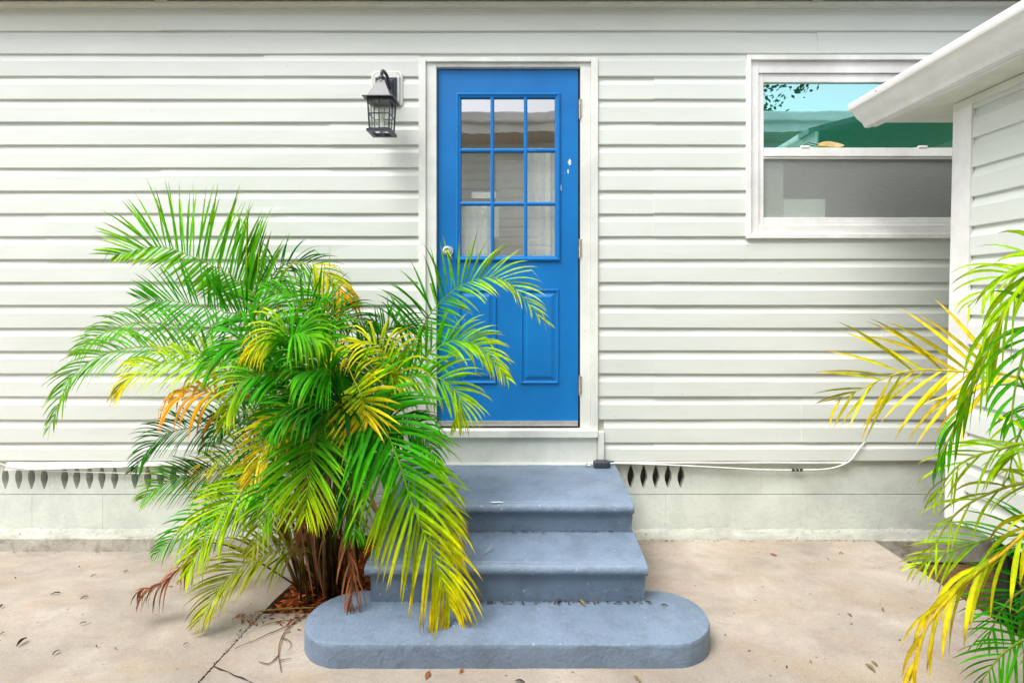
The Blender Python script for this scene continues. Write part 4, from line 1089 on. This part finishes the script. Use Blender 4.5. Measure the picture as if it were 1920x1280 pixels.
for (a, b_, s_, y, z) in ((1090, 1127, .05, -.875, .119), (965, 1000, .02, -.60, .284), (1160, 1127, .03, -.875, .119), (1215, 1130, .03, -.87, .119), (1245, 1140, .03, -.89, .119), (980, 1128, .025, -.875, .119), (918, 1128, .03, -.875, .119), (1048, 1128, .024, -.875, .119)):
    o = link('fallen_leaf', LM[2] if s_ > .04 else LM[1], None); o.location = (PX(a, y), y - .006, z); o.scale = (s_,) * 3; o.rotation_euler = (0, 0, rng.uniform(0, 6))
    if s_ > .04: tag(o, 'pale curled leaf lying against the lower riser of the steps', 'leaf')
    elif z > .2: tag(o, 'tiny dark leaf scrap lying on the middle tread of the steps', 'leaf')
    else: tag(o, 'tiny dark leaf scrap lying on the lowest rounded tread', 'leaf', 'leaf scraps on the lowest tread')

ol = MB(); n = 10
for i in range(n + 1):
    u = i / n; wd = .5 * math.sin(math.pi * (u * .9 + .05)) ** .7 * .034; zc = .004 * math.sin(u * 5)
    for s_, l_ in ((-1, .012), (0, 0), (1, .03)):
        ol.v.append((PX(1533) + u * .150, -.004 + s_ * .004, PZ(278) + .020 + zc + s_ * wd)); ol.c.append(lerp3((.78, .42, .14), (.88, .62, .34), u))
for i in range(n): a = i * 3; ol.f += [(a, a + 1, a + 4, a + 3), (a + 1, a + 2, a + 5, a + 4)]
ol.tube([(PX(1533), -.004, PZ(278) + .018), (PX(1515), -.004, PZ(268)), (PX(1500), -.003, PZ(276.5))], .0025, 5, True, [(.10, .06, .04)] * 3)
tag(ol.build('dry_leaf', 'leaf', recalc=False, smooth=True), 'orange oval dry leaf resting on the middle rail of the window', 'leaf')

gr_ = MB()
def grit(x0, x1, y, z, n, spread=.010, size=.006):
    for i in range(n):
        x = rng.uniform(x0, x1)
        if mnoise.noise(Vector((x * 7, y * 9, 2))) < -.12 and rng.random() < .8: continue
        p = Vector((x, y - abs(rng.gauss(0, spread)), z + .002)); sz = size * rng.uniform(.3, 1.3); a = rng.uniform(0, 6.28)
        d = Vector((math.cos(a) * sz, math.sin(a) * sz, rng.uniform(0, .3) * sz)); e = Vector((-math.sin(a), math.cos(a), .2)) * sz * .45
        c_ = rng.choice([(.03, .022, .015), (.06, .04, .025), (.12, .08, .05), (.20, .13, .07)])
        gr_.add([p - d, p + e, p + d, p - e + Vector((0, 0, .002))], [(0, 1, 2, 3)], [c_] * 4)
grit(-.60, .46, -.863, .118, 260); grit(-.55, .46, -.580, .284, 90); grit(.50, 1.95, -.022, gz(-.03), 260, .014, .005)
grit(-3.4, JX - .1, -.024, gzl(-.03), 260, .014, .005); grit(-.60, .46, -.05, .424, 40, .02, .004)
for i in range(150):
    y = rng.uniform(-1.35, -.78); p = Vector((JX + rng.gauss(0, .004), y, gz(y) + .001)); gr_.add([p, p + Vector((.004, .002, 0)), p + Vector((.002, .006, .002))], [(0, 1, 2)], [(.05, .035, .02)] * 3)
for i in range(130):
    x, y = rng.uniform(JX - .10, -.72), -.785 - abs(rng.gauss(0, .05)); p = Vector((x, y, (gz if x > JX else gzl)(y) + .003)); a = rng.uniform(0, 6.28); sz = rng.uniform(.004, .016)
    d = Vector((math.cos(a), math.sin(a), .1)) * sz; e = Vector((-math.sin(a), math.cos(a), .3)) * sz * .3
    gr_.add([p - d, p + e, p + d, p - e], [(0, 1, 2, 3)], [rng.choice([(.40, .12, .03), (.20, .07, .03), (.10, .05, .03)])] * 4)
tag(gr_.build('grit', 'leaf', recalc=False), 'dark grit and crumbs gathered along the step joints and wall foot', 'grit', kind='stuff')

# ---- palm in front of the side building
B2 = Vector((1.66, -1.72, -0.12))
palm2 = empty('areca_palm', B2)
tag(palm2, 'palm with broad yellow-green blades in front of the white side building', 'palm')
def fr2(px_pts, N, L, pairs, t0=None, **kw):
    pts = [P(*q_) for q_ in px_pts]
    b0 = B2 + Vector((rng.uniform(-.08, .08), rng.uniform(-.08, .08), 0))
    up = b0.lerp(pts[0], .55) + Vector((.04, 0, .12))
    full = [b0, up] + pts
    ts = 2.0 / (len(full) - 1) if t0 is None else t0
    kw.setdefault('ymax', -.12); kw['width'] = kw.get('width', .02) * .84
    return frond(palm2, full, N, L, pairs, ts * .95, r0=.009, **kw)
fr2([(1990, 760, -1.40), (1900, 706, -1.22), (1800, 696, -1.12), (1690, 698, -1.06), (1566, 752, -1.02)], (-.1, -1, .1), .31, 19, pname='yellow', tipname='gy', droop=.20, vee=.12, width=.023, ang=(60, 24), sep=True, side=(1.0, 1.0), t0=.42)
fr2([(2020, 540, -1.62), (1950, 500, -1.58), (1880, 590, -1.52), (1835, 700, -1.47), (1790, 800, -1.43), (1750, 885, -1.40)], (-.8, -.5, .3), .19, 20, pname='lime', tipname='green', droop=.95, width=.024, ang=(26, 8), sep=True)
fr2([(2040, 620, -1.55), (1990, 500, -1.45), (1930, 505, -1.40), (1870, 525, -1.36), (1815, 575, -1.34)], (-.3, -.8, .5), .17, 13, pname='lime', droop=.6, width=.017, sep=True)
fr2([(2020, 700, -1.60), (1970, 600, -1.58), (1930, 640, -1.56), (1905, 720, -1.55), (1895, 800, -1.55)], (-.6, -.7, .3), .17, 13, pname='mid', tipname='green', droop=.8, width=.021, sep=True)
fr2([(2040, 880, -1.60), (1960, 830, -1.50), (1880, 840, -1.42), (1800, 870, -1.36), (1745, 940, -1.32)], (-.3, -.8, .5), .18, 14, pname='lime', droop=.5, width=.015, sep=True, ang=(44, 18))
fr2([(2050, 950, -1.60), (1970, 905, -1.50), (1880, 915, -1.40), (1790, 965, -1.34), (1725, 1070, -1.30)], (-.2, -.8, .6), .17, 10, pname='olive', droop=.6, width=.014, tipname='lime', sep=True, ang=(40, 16))
fr2([(2060, 1000, -1.66), (1960, 975, -1.64), (1880, 1035, -1.64), (1800, 1100, -1.64), (1735, 1180, -1.64), (1705, 1275, -1.64)], (-.6, -.75, .3), .19, 18, pname='gy', tipname='yellow', droop=1.0, width=.022, ang=(26, 10), sep=True, rach=(.78, .52, .03))
fr2([(2060, 1050, -1.50), (1970, 1005, -1.40), (1880, 1005, -1.32), (1790, 1030, -1.26), (1705, 1065, -1.22)], (-.2, -.8, .6), .18, 20, pname='green', tipname='lime', droop=.3, width=.014, ang=(44, 20))
fr2([(2060, 1140, -1.55), (1980, 1095, -1.46), (1920, 1105, -1.40), (1880, 1140, -1.36), (1850, 1200, -1.34)], (-.2, -.85, .5), .17, 20, pname='dark', tipname='green', droop=.3, width=.014)
fr2([(2060, 1230, -1.55), (1990, 1190, -1.48), (1930, 1195, -1.44), (1880, 1225, -1.42), (1840, 1275, -1.42)], (-.2, -.85, .5), .17, 18, pname='green', droop=.4, width=.015)
fr2([(2060, 790, -1.5), (1990, 740, -1.42), (1940, 760, -1.36), (1905, 830, -1.32), (1890, 900, -1.30)], (-.2, -.85, .5), .16, 14, pname='green', tipname='lime', droop=.6, width=.017)
for i in range(7):
    a = rng.uniform(0, 6.28); p0 = B2 + Vector((math.cos(a) * .08, math.sin(a) * .08, -.02)); p1 = p0 + Vector((math.cos(a) * .1, math.sin(a) * .1, rng.uniform(.5, .9)))
    MB().tube([p0, p0.lerp(p1, .5), p1], [.018, .015, .010], 8, True, [(.22, .14, .05), (.3, .26, .07), (.3, .4, .06)]).build('cane', 'leaf', palm2, recalc=False, smooth=True)
